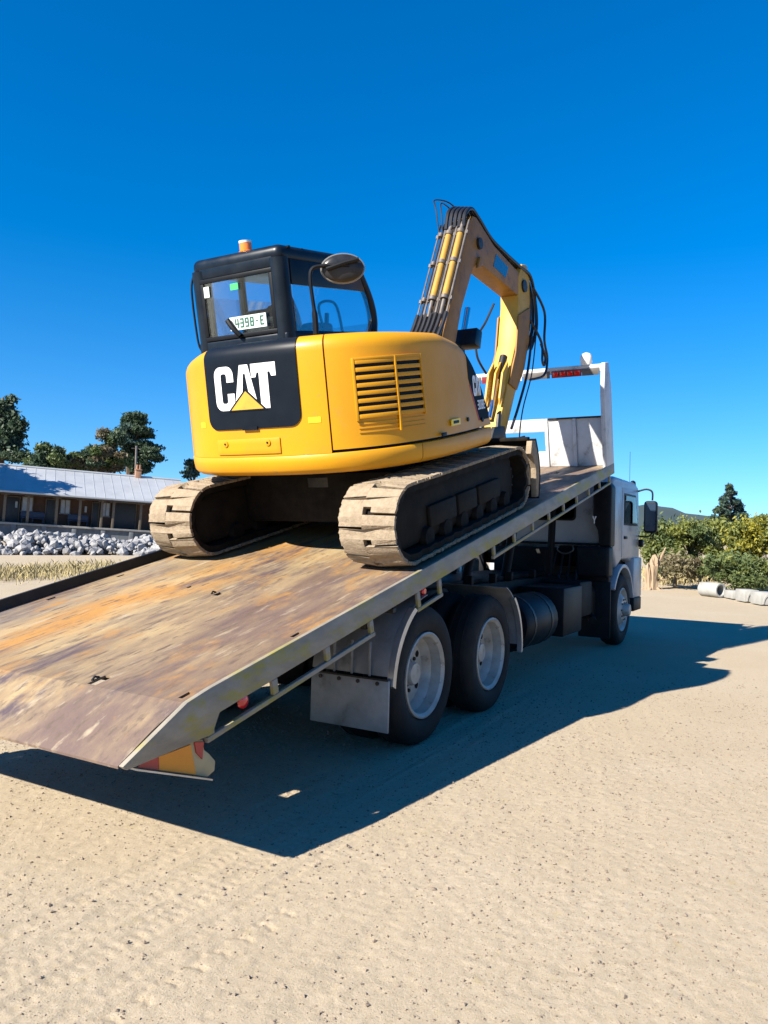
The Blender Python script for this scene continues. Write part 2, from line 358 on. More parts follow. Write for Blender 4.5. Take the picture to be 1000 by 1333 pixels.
hm = MB(); N_ = 90; hv = []
for i in range(N_+1):
    yy = -420+i*(1150/N_)
    h = 6+29*math.exp(-((yy-185)/80)**2)+16*math.exp(-((yy-20)/120)**2)+10*math.exp(-((yy+220)/150)**2)+1.6*math.sin(yy*.09)+1.1*math.sin(yy*.23+1)
    for k, (dx, fz) in enumerate(((0, 0), (50, .55), (100, .9), (140, 1), (220, .9), (400, 0))): hv.append((720+dx+8*math.sin(yy*.02+k), yy, h*fz*(1-.02*rng.random())-1))
hm.add(hv, [(i*6+k, (i+1)*6+k, (i+1)*6+k+1, i*6+k+1) for i in range(N_) for k in range(5)])
tag(hm.build('hill', 'hill'), 'low wooded hill far beyond the scrub', kind='structure')

# loose stones on the yard
def stones(n, region, smin, smax, seed, name, label, mat):
    r_ = np.random.default_rng(seed); o8 = np.array([(1, 0, 0), (-1, 0, 0), (0, 1, 0), (0, -1, 0), (0, 0, 1), (0, 0, -1)], float)
    f8 = np.array([(0, 2, 4), (2, 1, 4), (1, 3, 4), (3, 0, 4), (2, 0, 5), (1, 2, 5), (3, 1, 5), (0, 3, 5)])
    x = r_.uniform(region[0], region[1], n); y = r_.uniform(region[2], region[3], n)
    keep = vnoise(x, y, .9, seed)+.5+r_.random(n)*.7 > .62; x = x[keep]; y = y[keep]; n = len(x)
    s = smin*(smax/smin)**(r_.random(n)**2.6); z = gheight(x, y)
    V_ = np.repeat(o8[None], n, 0)*r_.uniform(.6, 1.25, (n, 6, 3))*s[:, None, None]; V_ += r_.normal(0, .16, (n, 6, 3))*s[:, None, None]
    a = r_.uniform(0, 6.28, n); ca, sa = np.cos(a)[:, None], np.sin(a)[:, None]
    vx = V_[..., 0]*ca-V_[..., 1]*sa; vy = V_[..., 0]*sa+V_[..., 1]*ca
    P_ = np.stack([vx+x[:, None], vy+y[:, None], V_[..., 2]*.7+z[:, None]+s[:, None]*.25], -1).reshape(-1, 3)
    F_ = (f8[None]+6*np.arange(n)[:, None, None]).reshape(-1, 3)
    me = bpy.data.meshes.new(name); me.from_pydata(P_.tolist(), [], F_.tolist()); me.materials.append(MAT[mat])
    return tag(link(bpy.data.objects.new(name, me), None, Matrix()), label, kind='stuff')
stones(75000, (-4.2, 3.0, -4.8, 1.5), .0012, .0075, 11, 'gravel', 'fine loose grit strewn over the sandy yard', 'stone')
stones(14000, (-4.2, 4.5, -5.0, 1.5), .003, .012, 12, 'gravel', 'scattered larger brown pebbles on the sandy yard', 'stone')

# ------------------------------------------------------------------ vegetation
def leaf_cloud(name, mat, parent, centres, n, size, seed, flat=1.0, droop=0):
    """many small bent leaf-clump faces spread through the volume of ellipsoids (c, rx, ry, rz)"""
    r_ = np.random.default_rng(seed); wts = np.array([c[1]*c[2]+c[1]*c[3] for c in centres]); wts = wts/wts.sum()
    k = r_.choice(len(centres), n, p=wts); cs = np.array([[*c[0], *c[1:4]] for c in centres])[k]
    d = r_.normal(size=(n, 3)); d /= np.linalg.norm(d, axis=1)[:, None]; rad = r_.random(n)**.42
    rad *= 1+.22*r_.normal(size=n)*(rad > .8)
    p = cs[:, :3]+d*rad[:, None]*cs[:, 3:6]
    a = r_.normal(size=(n, 3)); a[:, 2] *= flat; a /= np.linalg.norm(a, axis=1)[:, None]
    b = np.cross(a, r_.normal(size=(n, 3))); b /= np.linalg.norm(b, axis=1)[:, None]
    s = size*r_.uniform(.5, 1.5, n)[:, None]
    q = np.stack([p-a*s, p+b*s*.45, p+a*s-np.array([0, 0, droop])*s, p-b*s*.45], 1).reshape(-1, 3)
    F_ = (np.array([[0, 1, 2], [0, 2, 3]])[None]+4*np.arange(n)[:, None, None]).reshape(-1, 3)
    me = bpy.data.meshes.new(name); c = q.mean(0); me.from_pydata((q-c).tolist(), [], F_.tolist()); me.materials.append(MAT[mat])
    return link(bpy.data.objects.new(name, me), parent, Matrix.Translation(c))
def limbs(name, parent, base, top, r, centres, seed, mat='bark'):
    r_ = random.Random(seed); m = MB(); base = Vector(base); top = Vector(top)
    pts = [base.lerp(top, t)+Vector((r_.uniform(-1, 1), r_.uniform(-1, 1), 0))*r*.5*(t > 0) for t in (0, .25, .5, .75, 1)]
    m.tube(pts, [r*1.25, r, r*.8, r*.55, r*.25], 7)
    for c in centres:
        c0 = Vector(c[0]); t = max(.2, min(.9, (c0.z-base.z)/(max(.1, top.z-base.z))-.15)); s_ = base.lerp(top, t)
        m.tube([s_, s_.lerp(c0, .5)+Vector((0, 0, -.1*r)), c0], [r*.42, r*.28, r*.1], 5)
    return m.build(name, mat, parent)
def tree(name, label, base, top, r, centres, mats, n, size, seed, cat='tree', group=None, droop=0):
    t = thing(name, label, cat, base, group)
    limbs('trunk', t, base, top, r, centres, seed)
    for i, mt in enumerate(mats):
        leaf_cloud('crown', mt, t, centres[i::len(mats)] if len(mats) > 1 else centres, n//len(mats), size, seed+i, droop=droop)
    return t
def camspot(px, py, D):    # a direction seen in the photograph at a chosen distance, used to lay the place out
    return CAMP+(fw+rt*((px-500)/1003)-up*((py-666.5)/1003))*D
def blobtree(name, label, blobs, D, mats, n, size, seed, trunk=.25, group=None, cat='tree', droop=0, depth=1.0):
    r_ = random.Random(seed); cs = []
    for (px, py, rx, rz) in blobs:
        c = camspot(px, py, D+r_.uniform(-1, 1)*depth); k = D/1003
        cs.append((c, rx*k, rx*k, rz*k))
    bot = camspot(blobs[0][0], 690, D); hi = max(cs, key=lambda c: c[0].z)[0]
    return tree(name, label, (bot.x, bot.y, 0), (cs[0][0].x, cs[0][0].y, hi.z), trunk, cs, mats, n, size, seed, cat, group, droop)
def fill(blobs, k, seed, jx=.75):
    """break big blobs into many small clumps"""
    r_ = random.Random(seed); out = []
    for (px, py, rx, rz) in blobs:
        for i in range(k):
            a = r_.uniform(0, 6.28); q = r_.random()**.5*jx; f = r_.uniform(.28, .5)
            out.append((px+math.cos(a)*rx*q, py+math.sin(a)*rz*q, rx*f*1.1, rz*f*.8))
    return out
G_T = 'trees behind the station building'
blobtree('broadleaf_tree', 'tall dense dark green broadleaf tree behind the station roof', [(2, 560, 12, 20)]+fill([(4, 548, 28, 36), (-22, 560, 30, 45), (2, 590, 34, 20), (12, 530, 16, 16)], 12, 1), 78, ['leaf_dark', 'leaf_dark', 'leaf_blue'], 34000, .21, 21, .35, G_T)
blobtree('broadleaf_tree', 'small rounded green tree between the tall dark tree and the bushy scrub', [(62, 592, 9, 12)]+fill([(62, 590, 20, 20), (60, 605, 28, 12), (45, 600, 12, 12)], 9, 2), 74, ['leaf_mid', 'leaf_dark'], 18000, .17, 22, .2, G_T)
blobtree('broadleaf_tree', 'low bushy brown-green tree beside the layered pine', [(112, 600, 12, 9)]+fill([(110, 598, 22, 16), (95, 604, 16, 10), (128, 592, 14, 16)], 8, 3), 76, ['leaf_brown', 'leaf_mid', 'leaf_dark'], 18000, .17, 23, .2, G_T)
pine = [(168, 560, 10, 14)]
for i in range(34):
    t = i/33; py = 542+t*72; hw = 10+30*t**.8; a = rng.uniform(-1, 1); pine.append((171+a*hw*.8+(6 if t > .5 else 0), py+rng.uniform(-3, 3), 7+6*rng.random()+3*t, 3.4+2.2*rng.random()))
blobtree('pine_tree', 'tall layered pine with dark tiers behind the chimney', pine, 84, ['leaf_blue', 'leaf_dark', 'leaf_dark'], 32000, .19, 24, .3, G_T, depth=1.6)
blobtree('broadleaf_tree', 'brown-tinged leafy tree growing in front of the layered pine', [(140, 590, 10, 12)]+fill([(143, 575, 18, 20), (150, 600, 22, 16), (134, 598, 18, 16)], 10, 4), 79, ['leaf_brown', 'leaf_mid', 'leaf_dark', 'leaf_mid'], 24000, .17, 25, .25, G_T)
blobtree('broadleaf_tree', 'thin distant tree showing past the excavator counterweight', [(252, 612, 6, 6)]+fill([(254, 608, 14, 12), (240, 616, 10, 6), (262, 600, 8, 8)], 7, 5), 90, ['leaf_dark', 'leaf_blue'], 2200, .24, 26, .2, G_T)
for k, (px, rx, D, ht) in enumerate(((-330, 60, 52, 14), (-210, 50, 55, 12.5), (-120, 32, 58, 11))):       # tall trees left of the view, shading the roof
    c = camspot(px, 690, D); cs = []; r_ = random.Random(40+k)
    for i in range(26):
        a = r_.uniform(0, 6.28); q = r_.random()**.5*3.0; cs.append((Vector((c.x+math.cos(a)*q, c.y+math.sin(a)*q, ht-5.2+5*r_.random())), 1.3, 1.3, .9))
    tree('broadleaf_tree', ('tallest dark broadleaf tree standing on the station forecourt', 'middle-sized dark broadleaf tree on the forecourt between its taller and lower neighbours', 'lowest dark broadleaf tree on the forecourt, nearest the station roof')[k], (c.x, c.y, 0), (c.x, c.y, ht-1), .3, cs, ['leaf_dark'], 5000, .32, 50+k, group='trees by the station forecourt')
con = []
for i in range(80):
    t = i/79; py = 632+t*64; hw = 1+31*t**.95; a = rng.uniform(-1, 1); con.append((950+a*hw, py+rng.uniform(-2, 2), 2.6+3.4*t, 2.0+1.6*t))
blobtree('conifer_tree', 'lone blue-green conifer rising above the scrub', con, 62, ['leaf_blue', 'leaf_dark', 'leaf_blue'], 15000, .14, 27, .16, depth=.9)
G_S = 'scrub bushes along the edge of the yard'
def bush(label, blobs, D, mats, n, size, seed, k=9, droop=.3):
    return blobtree('bush', label, blobs[:1]+fill(blobs, k, seed), D, mats, n, size, seed, .05, G_S, 'bush', droop, depth=.45)
bush('mid green leafy bush behind the truck door mirror', [(862, 700, 26, 26), (846, 715, 18, 30)], 25.5, ['leaf_mid', 'leaf_olive', 'leaf_olive'], 9000, .065, 61)
bush('mid green bush behind the bare grassy bank', [(898, 695, 26, 22), (884, 712, 22, 26), (912, 715, 20, 24)], 25, ['leaf_olive', 'leaf_mid', 'leaf_olive'], 11000, .065, 62)
bush('bright yellow-green wattle bush behind the concrete pipes', [(975, 700, 30, 26), (996, 690, 22, 22), (962, 716, 26, 22)], 22.5, ['leaf_yellow', 'leaf_olive', 'leaf_yellow'], 13000, .06, 63)
bush('dark green low bush touching the concrete pipes', [(960, 742, 34, 24), (990, 738, 30, 28), (940, 735, 22, 22)], 21, ['leaf_mid', 'leaf_mid', 'leaf_olive'], 12000, .055, 64)
bush('olive bush beneath the lone conifer', [(930, 690, 22, 16), (925, 708, 24, 22)], 26, ['leaf_olive', 'leaf_mid'], 6000, .075, 65)
bush('green shrub on the right margin beyond the culvert blocks', [(1040, 705, 40, 36), (1022, 735, 26, 30)], 22, ['leaf_mid', 'leaf_yellow', 'leaf_dark'], 7000, .075, 66)
bush('straggly dry brown bush beside the dead stump', [(880, 735, 24, 18), (905, 742, 20, 16)], 23, ['leaf_dry', 'leaf_brown', 'leaf_mid'], 4200, .06, 67)
def grass(name, label, spots, n, h, seed, mat='grass_dry'):
    r_ = np.random.default_rng(seed); P_ = []; F_ = []
    for (cx_, cy_, rx, ry) in spots:
        m_ = n//len(spots); x = cx_+r_.normal(size=m_)*rx; y = cy_+r_.normal(size=m_)*ry
        z = gheight(x, y)
        for i in range(m_):
            a = r_.uniform(0, 6.28); hh = h*r_.uniform(.4, 1.3); b = hh*.05; lx, ly = r_.normal(0, .35*hh, 2); ca, sa = math.cos(a)*b, math.sin(a)*b; k = len(P_)
            P_ += [(x[i]-ca, y[i]-sa, z[i]-.01), (x[i]+ca, y[i]+sa, z[i]-.01), (x[i]+lx*.4+ca*.6, y[i]+ly*.4+sa*.6, z[i]+hh*.6), (x[i]+lx, y[i]+ly, z[i]+hh)]; F_ += [(k, k+1, k+2), (k, k+2, k+3)]
    me = bpy.data.meshes.new(name); me.from_pydata(P_, [], F_); me.materials.append(MAT[mat])
    return tag(link(bpy.data.objects.new(name, me), None, Matrix()), label, kind='stuff')
def gspot(px, py):
    d = fw+rt*((px-500)/1003)-up*((py-666.5)/1003); s_ = -CAMP.z/d.z; p = CAMP+d*s_; return p.x, p.y
grass('dry_grass', 'dry straw-coloured grass tufts beside the tray on the station side', [(*gspot(px, py), 1.3, .75) for px, py in ((10, 752), (35, 748), (65, 745), (95, 742), (120, 738), (-30, 755), (20, 745), (50, 752))], 2800, .22, 71)
grass('dry_grass', 'dry grass on the bank in front of the scrub', [(*gspot(px, py), .55, .35) for px, py in ((870, 762), (890, 760), (910, 759), (928, 760), (885, 752), (905, 750), (860, 757), (945, 758), (920, 748))], 4200, .28, 72)

# ------------------------------------------------------------------ station building
P0 = camspot(0, 679, 60); P1 = camspot(189, 690.5, 64.5)
bxv = (P1-P0).normalized(); byv = Vector((0, 0, 1)).cross(bxv).normalized(); bzv = bxv.cross(byv)
if byv.dot(P0-CAMP) < 0: byv = -byv; bzv = Vector((0, 0, 1))
bzv = bxv.cross(byv).normalized() if bxv.cross(byv).z > 0 else byv.cross(bxv).normalized()
BM = Matrix(((bxv.x, byv.x, bzv.x, P0.x), (bxv.y, byv.y, bzv.y, P0.y), (bxv.z, byv.z, bzv.z, P0.z), (0, 0, 0, 1)))
LB = (P1-P0).length; ppm = 189/LB     # photo pixels per metre along the front
bl = thing('station_building', 'long low brick station building with a pale metal roof and verandah behind the rock heap', 'building', (P0.x, P0.y, 0))
XL, XR = -9.0, LB+3.5
def B(name, mat, x0, x1, y0, y1, z0, z1, parent=bl, bevel=.01): return bx(name, mat, parent, x0, x1, y0, y1, z0, z1, BM, bevel)
wall = B('wall', 'brick_wall', XL+.3, XR-1, 2.2, 8.4, -.05, 2.75)
B('platform', 'platform', XL, XR+8, -.35, 9, -2.2, -.16)
B('platform_edge', 'platform_edge', XL, XR+8, -.5, 9.1, -.158, 0)
for k in range(int((XR-XL)/2.2)):
    B('platform_pier', 'platform', XL+1+2.2*k, XL+1.35+2.2*k, -.47, -.36, -2.2, -.17)
roofs = MB(BM); ez_, rz_ = 2.42, 4.75
for (y0, z0, y1, z1) in ((-.55, ez_, 5.4, rz_),):
    roofs.add([(XL-.4, y0, z0), (XR, y0, z0), (XR, y1, z1), (XL-.4, y1, z1), (XL-.4, y0, z0-.06), (XR, y0, z0-.06), (XR, y1, z1-.06), (XL-.4, y1, z1-.06)], [(0, 1, 2, 3), (7, 6, 5, 4), (0, 4, 5, 1), (1, 5, 6, 2), (2, 6, 7, 3), (3, 7, 4, 0)])
roofs.add([(XL-.4, 5.4, rz_), (XR, 5.4, rz_), (XR, 11, ez_+.1), (XL-.4, 11, ez_+.1), (XL-.4, 5.4, rz_-.06), (XR, 5.4, rz_-.06), (XR, 11, ez_+.04), (XL-.4, 11, ez_+.04)], [(0, 1, 2, 3), (7, 6, 5, 4), (0, 4, 5, 1), (1, 5, 6, 2), (3, 7, 4, 0)])
roof = roofs.build('roof', 'roof_metal', bl, smooth=False)
k = 0; x = XL-.2                                             # standing ribs of the roof sheets
rib0 = None
sl_ = math.atan2(rz_-ez_, 5.95); ln = math.hypot(rz_-ez_, 5.95)
while x < XR-.1:
    Mr = BM @ Matrix.Translation((x, -.55, ez_)) @ Matrix.Rotation(sl_, 4, 'X')
    if rib0 is None: rib0 = bx('roof_rib', 'roof_metal', roof, 0, .05, 0, ln-.05, .003, .018, Mr, 0); c0 = Mr.inverted() @ W[rib0.name].translation; r0 = x
    else: inst(rib0, Matrix.Translation(Mr @ c0), roof)
    x += .76
B('gutter', 'roof_metal', XL-.4, XR, -.68, -.56, ez_-.12, ez_+.02)
B('fascia', 'timber_dark', XL-.4, XR, -.53, -.47, ez_-.24, ez_-.07)
tb('ridge_cap', 'roof_metal', roof, [(XL-.4, 5.4, rz_+.03), (XR, 5.4, rz_+.03)], .11, BM)
for x in (4, 33, 69, 99, 128, 143.5, 181):                    # verandah posts
    xm = x/ppm; pst = B('verandah_post', 'timber_post', xm-.10, xm+.10, -.12, .08, 0, ez_-.06); B('post_bracket', 'timber_post', xm-.3, xm+.3, -.05, .01, ez_-.30, ez_-.245, pst)
def opening(nm, mat, a, b, z0, z1, fm='timber_post'):
    o = B(nm, mat, a/ppm, b/ppm, 2.06, 2.19, z0, z1); 
    f = MB(BM); t = .07
    f.box(a/ppm-t, a/ppm, 2.03, 2.18, z0, z1+t); f.box(b/ppm, b/ppm+t, 2.03, 2.18, z0, z1+t); f.box(a/ppm+.001, b/ppm-.001, 2.03, 2.18, z1+.001, z1+t)
    f.build('frame', fm, o, .005); return o
for a, b in ((5, 21), (56, 67), (118, 126)): opening('door', 'door_dark', a, b, .0, 2.05)
opening('doorway', 'door_dark', 146, 178, 0, 2.2)
for a, b in ((25, 38), (75, 87), (131, 141)):
    o = opening('window', 'notice', a, b, 1.0, 2.1); B('sill', 'platform_edge', a/ppm-.1, b/ppm+.1, 1.99, 2.15, .92, .99, o); B('glazing_bar', 'timber_post', (a+b)/2/ppm-.02, (a+b)/2/ppm+.02, 2.02, 2.055, 1.0, 2.1, o)
for a, b in ((107, 110), (16, 19)):
    B('notice_board', 'notice', a/ppm, b/ppm, 2.0, 2.05, 1.2, 1.7)
for a, b in ((24, 55), (85, 113)):
    s_ = B('bench', 'bench_blue', a/ppm, b/ppm, 1.4, 1.9, .4, .46); B('bench_back', 'bench_blue', a/ppm, b/ppm, 1.85, 1.9, .47, .95, s_)
    for xx in (a/ppm+.1, (a+b)/2/ppm, b/ppm-.1): B('leg', 'bench_blue', xx-.03, xx+.03, 1.45, 1.85, .01, .395, s_)
cx_ = 177/ppm*1.04
ch = B('chimney', 'chimney_brick', cx_-.25, cx_+.25, 5.1, 5.6, 4.2, 5.35); B('chimney_cap', 'chimney_brick', cx_-.3, cx_+.3, 5.05, 5.65, 5.35, 5.45, ch)
for s_ in (-.15, .15): MB(BM).lathe([(.12, 0), (.09, .35), (.11, .4)], (cx_+s_*.8, 5.33, 5.45), (0, 0, 1), 10).build('chimney_pot', 'chimney_brick', ch)
mp = camspot(174, 690, 70); mt = camspot(175, 580, 70)
ms = thing('timber_pole', 'thin weathered grey pole standing behind the chimney', 'pole', (mp.x, mp.y, 0))
tb('pole', 'tube_steel', ms, [(mp.x, mp.y, -.2), (mp.x, mp.y, mt.z)], [.13, .09]); tb('crossarm', 'timber_dark', ms, [(mp.x-.3, mp.y+.3, mt.z-.25), (mp.x+.3, mp.y-.3, mt.z-.25)], .04)

# heap of pale rocks in front of the platform
rk = thing('rock_heap', 'long heap of pale grey broken rocks below the station platform', 'rocks', (19, 28, 0))
prot = []
def rockmesh(seed):
    r_ = random.Random(seed); bm = bmesh.new(); bmesh.ops.create_icosphere(bm, subdivisions=1, radius=1)
    for v in bm.verts: v.co *= r_.uniform(.72, 1.15)
    for i in range(3):
        n_ = Vector((r_.uniform(-1, 1), r_.uniform(-1, 1), r_.uniform(-1, 1))).normalized()
        for v in bm.verts:
            d = v.co.dot(n_)-.62
            if d > 0: v.co -= n_*d
    me = bpy.data.meshes.new('rock'); bm.to_mesh(me); bm.free(); me.materials.append(MAT['ballast']); return me
rms = [rockmesh(i) for i in range(9)]
pa = Vector((*gspot(-60, 722.5), 0)); pb = Vector((*gspot(232, 723), 0)); dirh = (pb-pa).normalized(); nrm = Vector((-dirh.y, dirh.x, 0)); nrm = nrm if nrm.dot(pa-CAMP) > 0 else -nrm
Lh = (pb-pa).length; r_ = random.Random(5)
cand = []
for i in range(430):
    u = r_.random(); v = r_.random(); hgt = (1.0 if u < .55 else .78)+.16*math.sin(u*23)
    if u > .92: hgt *= (1-u)/.08*.6+.4
    cand.append((pa+dirh*(u*Lh)+nrm*(v*1.5)+Vector((0, 0, hgt*v**.8+.02)), (.08+.24*r_.random()**1.6)*(1.15-.2*v)))
def rockM(p, s, r_): return Matrix.Translation(p) @ Matrix.Rotation(r_.uniform(0, 6.28), 4, 'Z') @ Matrix.Rotation(r_.uniform(0, 3), 4, 'X') @ Matrix.Diagonal((s*r_.uniform(.8, 1.35), s, s*r_.uniform(.7, 1), 1))
cand.sort(key=lambda c: -c[1])
for p, s in cand[:280]: link(bpy.data.objects.new('rock', rms[r_.randrange(9)]), rk, rockM(p, s, r_))
fm = MB()
for p, s in cand[280:]+[(pa+dirh*(r_.random()*Lh)+nrm*r_.uniform(.6, 2.2)+Vector((0, 0, r_.uniform(.05, .6))), .3) for i in range(160)]:
    M_ = rockM(p, s, r_); me_ = rms[r_.randrange(9)]; fm.add([M_ @ v.co for v in me_.vertices], [tuple(f.vertices) for f in me_.polygons])
tag(fm.build('small_rocks', 'ballast', rk, smooth=False, recalc=False), kind='stuff')

# ------------------------------------------------------------------ stump, pipes and culvert blocks on the right
sx, sy = gspot(849, 768)
st = thing('dead_stump', 'bleached broken tree stump with one raised branch at the edge of the yard', 'stump', (sx, sy, 0))
hr = Vector((rt.x, rt.y, 0)).normalized()
def S(u, z, d=0): return Vector((sx, sy, 0))+hr*u+Vector((fw.x, fw.y, 0)).normalized()*d+Vector((0, 0, z))
def rough_stump(nm, u0, d0, hts, rad, lean_, seed):
    r_ = random.Random(seed); n_ = 14; k_ = len(hts); vs = []
    ph = [r_.uniform(.75, 1.3) for _ in range(n_)]; tp = [r_.uniform(.72, 1.12) for _ in range(n_)]
    for i, h in enumerate(hts):
        for k in range(n_):
            a_ = 2*math.pi*k/n_; q = rad[i]*ph[k]*r_.uniform(.88, 1.12); vs.append(S(u0+lean_*h+q*math.cos(a_), h*(tp[k] if i >= k_-2 else 1), d0+q*math.sin(a_)))
    fs = [(i*n_+k, i*n_+(k+1) % n_, (i+1)*n_+(k+1) % n_, (i+1)*n_+k) for i in range(k_-1) for k in range(n_)]+[tuple(range((k_-1)*n_, k_*n_))]
    return MB().add(vs, fs).build(nm, 'dead_wood', st, smooth=False)
rough_stump('trunk', 0, 0, (-.05, .12, .3, .5, .7, .86, .98), (.21, .15, .13, .125, .12, .11, .05), .02, 3)
rough_stump('split_trunk', -.11, -.06, (-.05, .2, .45, .62, .74), (.13, .09, .08, .07, .03), -.06, 4)
MB().tube([S(.04, .5), S(.14, .72), S(.27, 1.0), S(.38, 1.25)], [.06, .05, .04, .015], 7).build('branch', 'dead_wood', st)
MB().tube([S(.05, .28), S(.25, .30), S(.42, .31)], [.05, .035, .015], 7).build('branch', 'dead_wood', st)
for k in range(6):
    a = k*1.05; MB().tube([S(.05*math.cos(a), .08, .05*math.sin(a)), S(.35*math.cos(a), .01, .35*math.sin(a))], [.06, .015], 6).build('root', 'dead_wood', st)
def hdir(px): p = fw+rt*((px-500)/1003); return Vector((p.x, p.y, 0)).normalized()
px_, py_ = gspot(936, 778); d_ = hdir(900)
pp = Vector((px_, py_, .19)); q_ = thing('concrete_pipe', 'short round concrete pipe lying with its dark open end showing', 'pipe', (px_, py_, 0))
axd = (hr*.40-Vector((fw.x, fw.y, 0)).normalized()*.92).normalized()
MB().lathe([(.19, 0), (.19, .62), (.135, .62), (.135, 0)], pp-axd*.55, axd, 28, close=True).build('pipe_wall', 'concrete', q_, .012)
def culvert(px, py, wd_, ht, label, arch=True):
    x0, y0 = gspot(px, py); o = thing('culvert_block', label, 'concrete block', (x0, y0, 0), 'pale concrete culvert blocks beside the scrub')
    yd = Vector((-hr.y, hr.x, 0)); M_ = Matrix(((hr.x, yd.x, 0, x0), (hr.y, yd.y, 0, y0), (0, 0, 1, 0), (0, 0, 0, 1)))
    MB(M_).box(-wd_/2, wd_/2, 0, .5, .02, ht).build('block', 'concrete', o, .02)
    if arch:
        n_ = 12; m = MB(M_); ro, ri = wd_*.36, wd_*.29
        for k in range(n_):
            a0, a1 = math.pi*k/n_, math.pi*(k+1)/n_
            poly = [(math.cos(a)*q, .04+math.sin(a)*q*ht*.75/ro*1.0) for a, q in ((a0, ro), (a1, ro), (a1, ri), (a0, ri))]
            m.prism(poly, -.022, -.002, 'xz')
        m.build('arch_rib', 'concrete', o)
    return o
culvert(961, 781, .30, .22, 'low plain pale concrete block next to the open pipe', False)
culvert(979, 785, .36, .31, 'pale concrete culvert block with an arched rib beside the plain block')
culvert(1001, 789, .40, .31, 'pale concrete culvert block with an arched rib at the end of the row')

# ------------------------------------------------------------------ tilt tray truck
SL = .227; AT = math.atan(SL); DO = Vector((-2.30, 0, .787))
exv = Vector((math.cos(AT), 0, math.sin(AT))); ezv = Vector((-math.sin(AT), 0, math.cos(AT)))
DK = Matrix(((exv.x, 0, ezv.x, DO.x), (0, 1, 0, DO.y), (exv.z, 0, ezv.z, DO.z), (0, 0, 0, 1)))   # along the tray, left, up off the deck
tk = thing('tilt_tray_truck', 'white tilt tray truck with its long rusty steel tray raised and carrying the excavator', 'truck', (2, 0, 0))
# --- tray deck: steel plate with real tie-down holes
holes = [(-.10, -.60, .11, .06), (-.10, -1.17, .07, .025), (.918, 1.12, .08, .035), (1.55, 1.12, .08, .03), (1.313, -.107, .08, .05), (1.409, .253, .05, .03), (.75, -1.17, .08, .025), (6.9, -.72, .10, .05), (6.35, .2, .09, .05), (7.05, .5, .08, .05)]
A0, A1, HW = -.17, 7.66, 1.22
def plate(m, a0, a1, l0, l1, top, bot, hs_):
    xs = sorted({a0, a1} | {h[0]-h[2]/2 for h in hs_} | {h[0]+h[2]/2 for h in hs_} | set(np.round(np.arange(a0+.3, a1-.1, .4), 3)))
    ys = sorted({l0, l1} | {h[1]-h[3]/2 for h in hs_} | {h[1]+h[3]/2 for h in hs_})
    def solid(i, j):
        if i < 0 or j < 0 or i >= len(xs)-1 or j >= len(ys)-1: return False
        x = (xs[i]+xs[i+1])/2; y = (ys[j]+ys[j+1])/2
        return not any(abs(x-h[0]) < h[2]/2 and abs(y-h[1]) < h[3]/2 for h in hs_)
    nv = len(ys); N = len(xs)*nv; fs = []
    for i in range(len(xs)-1):
        for j in range(nv-1):
            if not solid(i, j): continue
            q = (i*nv+j, (i+1)*nv+j, (i+1)*nv+j+1, i*nv+j+1); fs += [q, tuple(N+k for k in reversed(q))]
            for (di, dj, e) in ((-1, 0, (q[3], q[0])), (1, 0, (q[1], q[2])), (0, -1, (q[0], q[1])), (0, 1, (q[2], q[3]))):
                if not solid(i+di, j+dj): fs.append((e[0], N+e[0], N+e[1], e[1]))
    m.add([(x, y, top) for x in xs for y in ys]+[(x, y, bot) for x in xs for y in ys], fs)
dm = MB(DK); plate(dm, A0, A1, -HW, HW, 0, -.012, holes)
# bent-down tail flap
T0 = Vector((A0, 0, 0)); tip = DK.inverted() @ Vector((-2.818, 0, .556))
dm.slab([[(A0, -HW, 0), (A0, HW, 0)], [((A0+tip.x)/2, -HW, tip.z*.42), ((A0+tip.x)/2, HW, tip.z*.42)], [(tip.x, -HW, tip.z), (tip.x, HW, tip.z)]],
        [[(A0, -HW, -.012), (A0, HW, -.012)], [((A0+tip.x)/2, -HW, tip.z*.42-.012), ((A0+tip.x)/2, HW, tip.z*.42-.012)], [(tip.x, -HW, tip.z-.012), (tip.x, HW, tip.z-.012)]])
deck = dm.build('deck', 'deck_steel', tk, ang=20)
for a, l in ((1.313, -.06), (-.10, -.565)): tb('tie_down_lug', 'dark_steel', deck, [(a-.022, l, .002), (a, l+.004, .014), (a+.022, l, .002)], .006, DK)
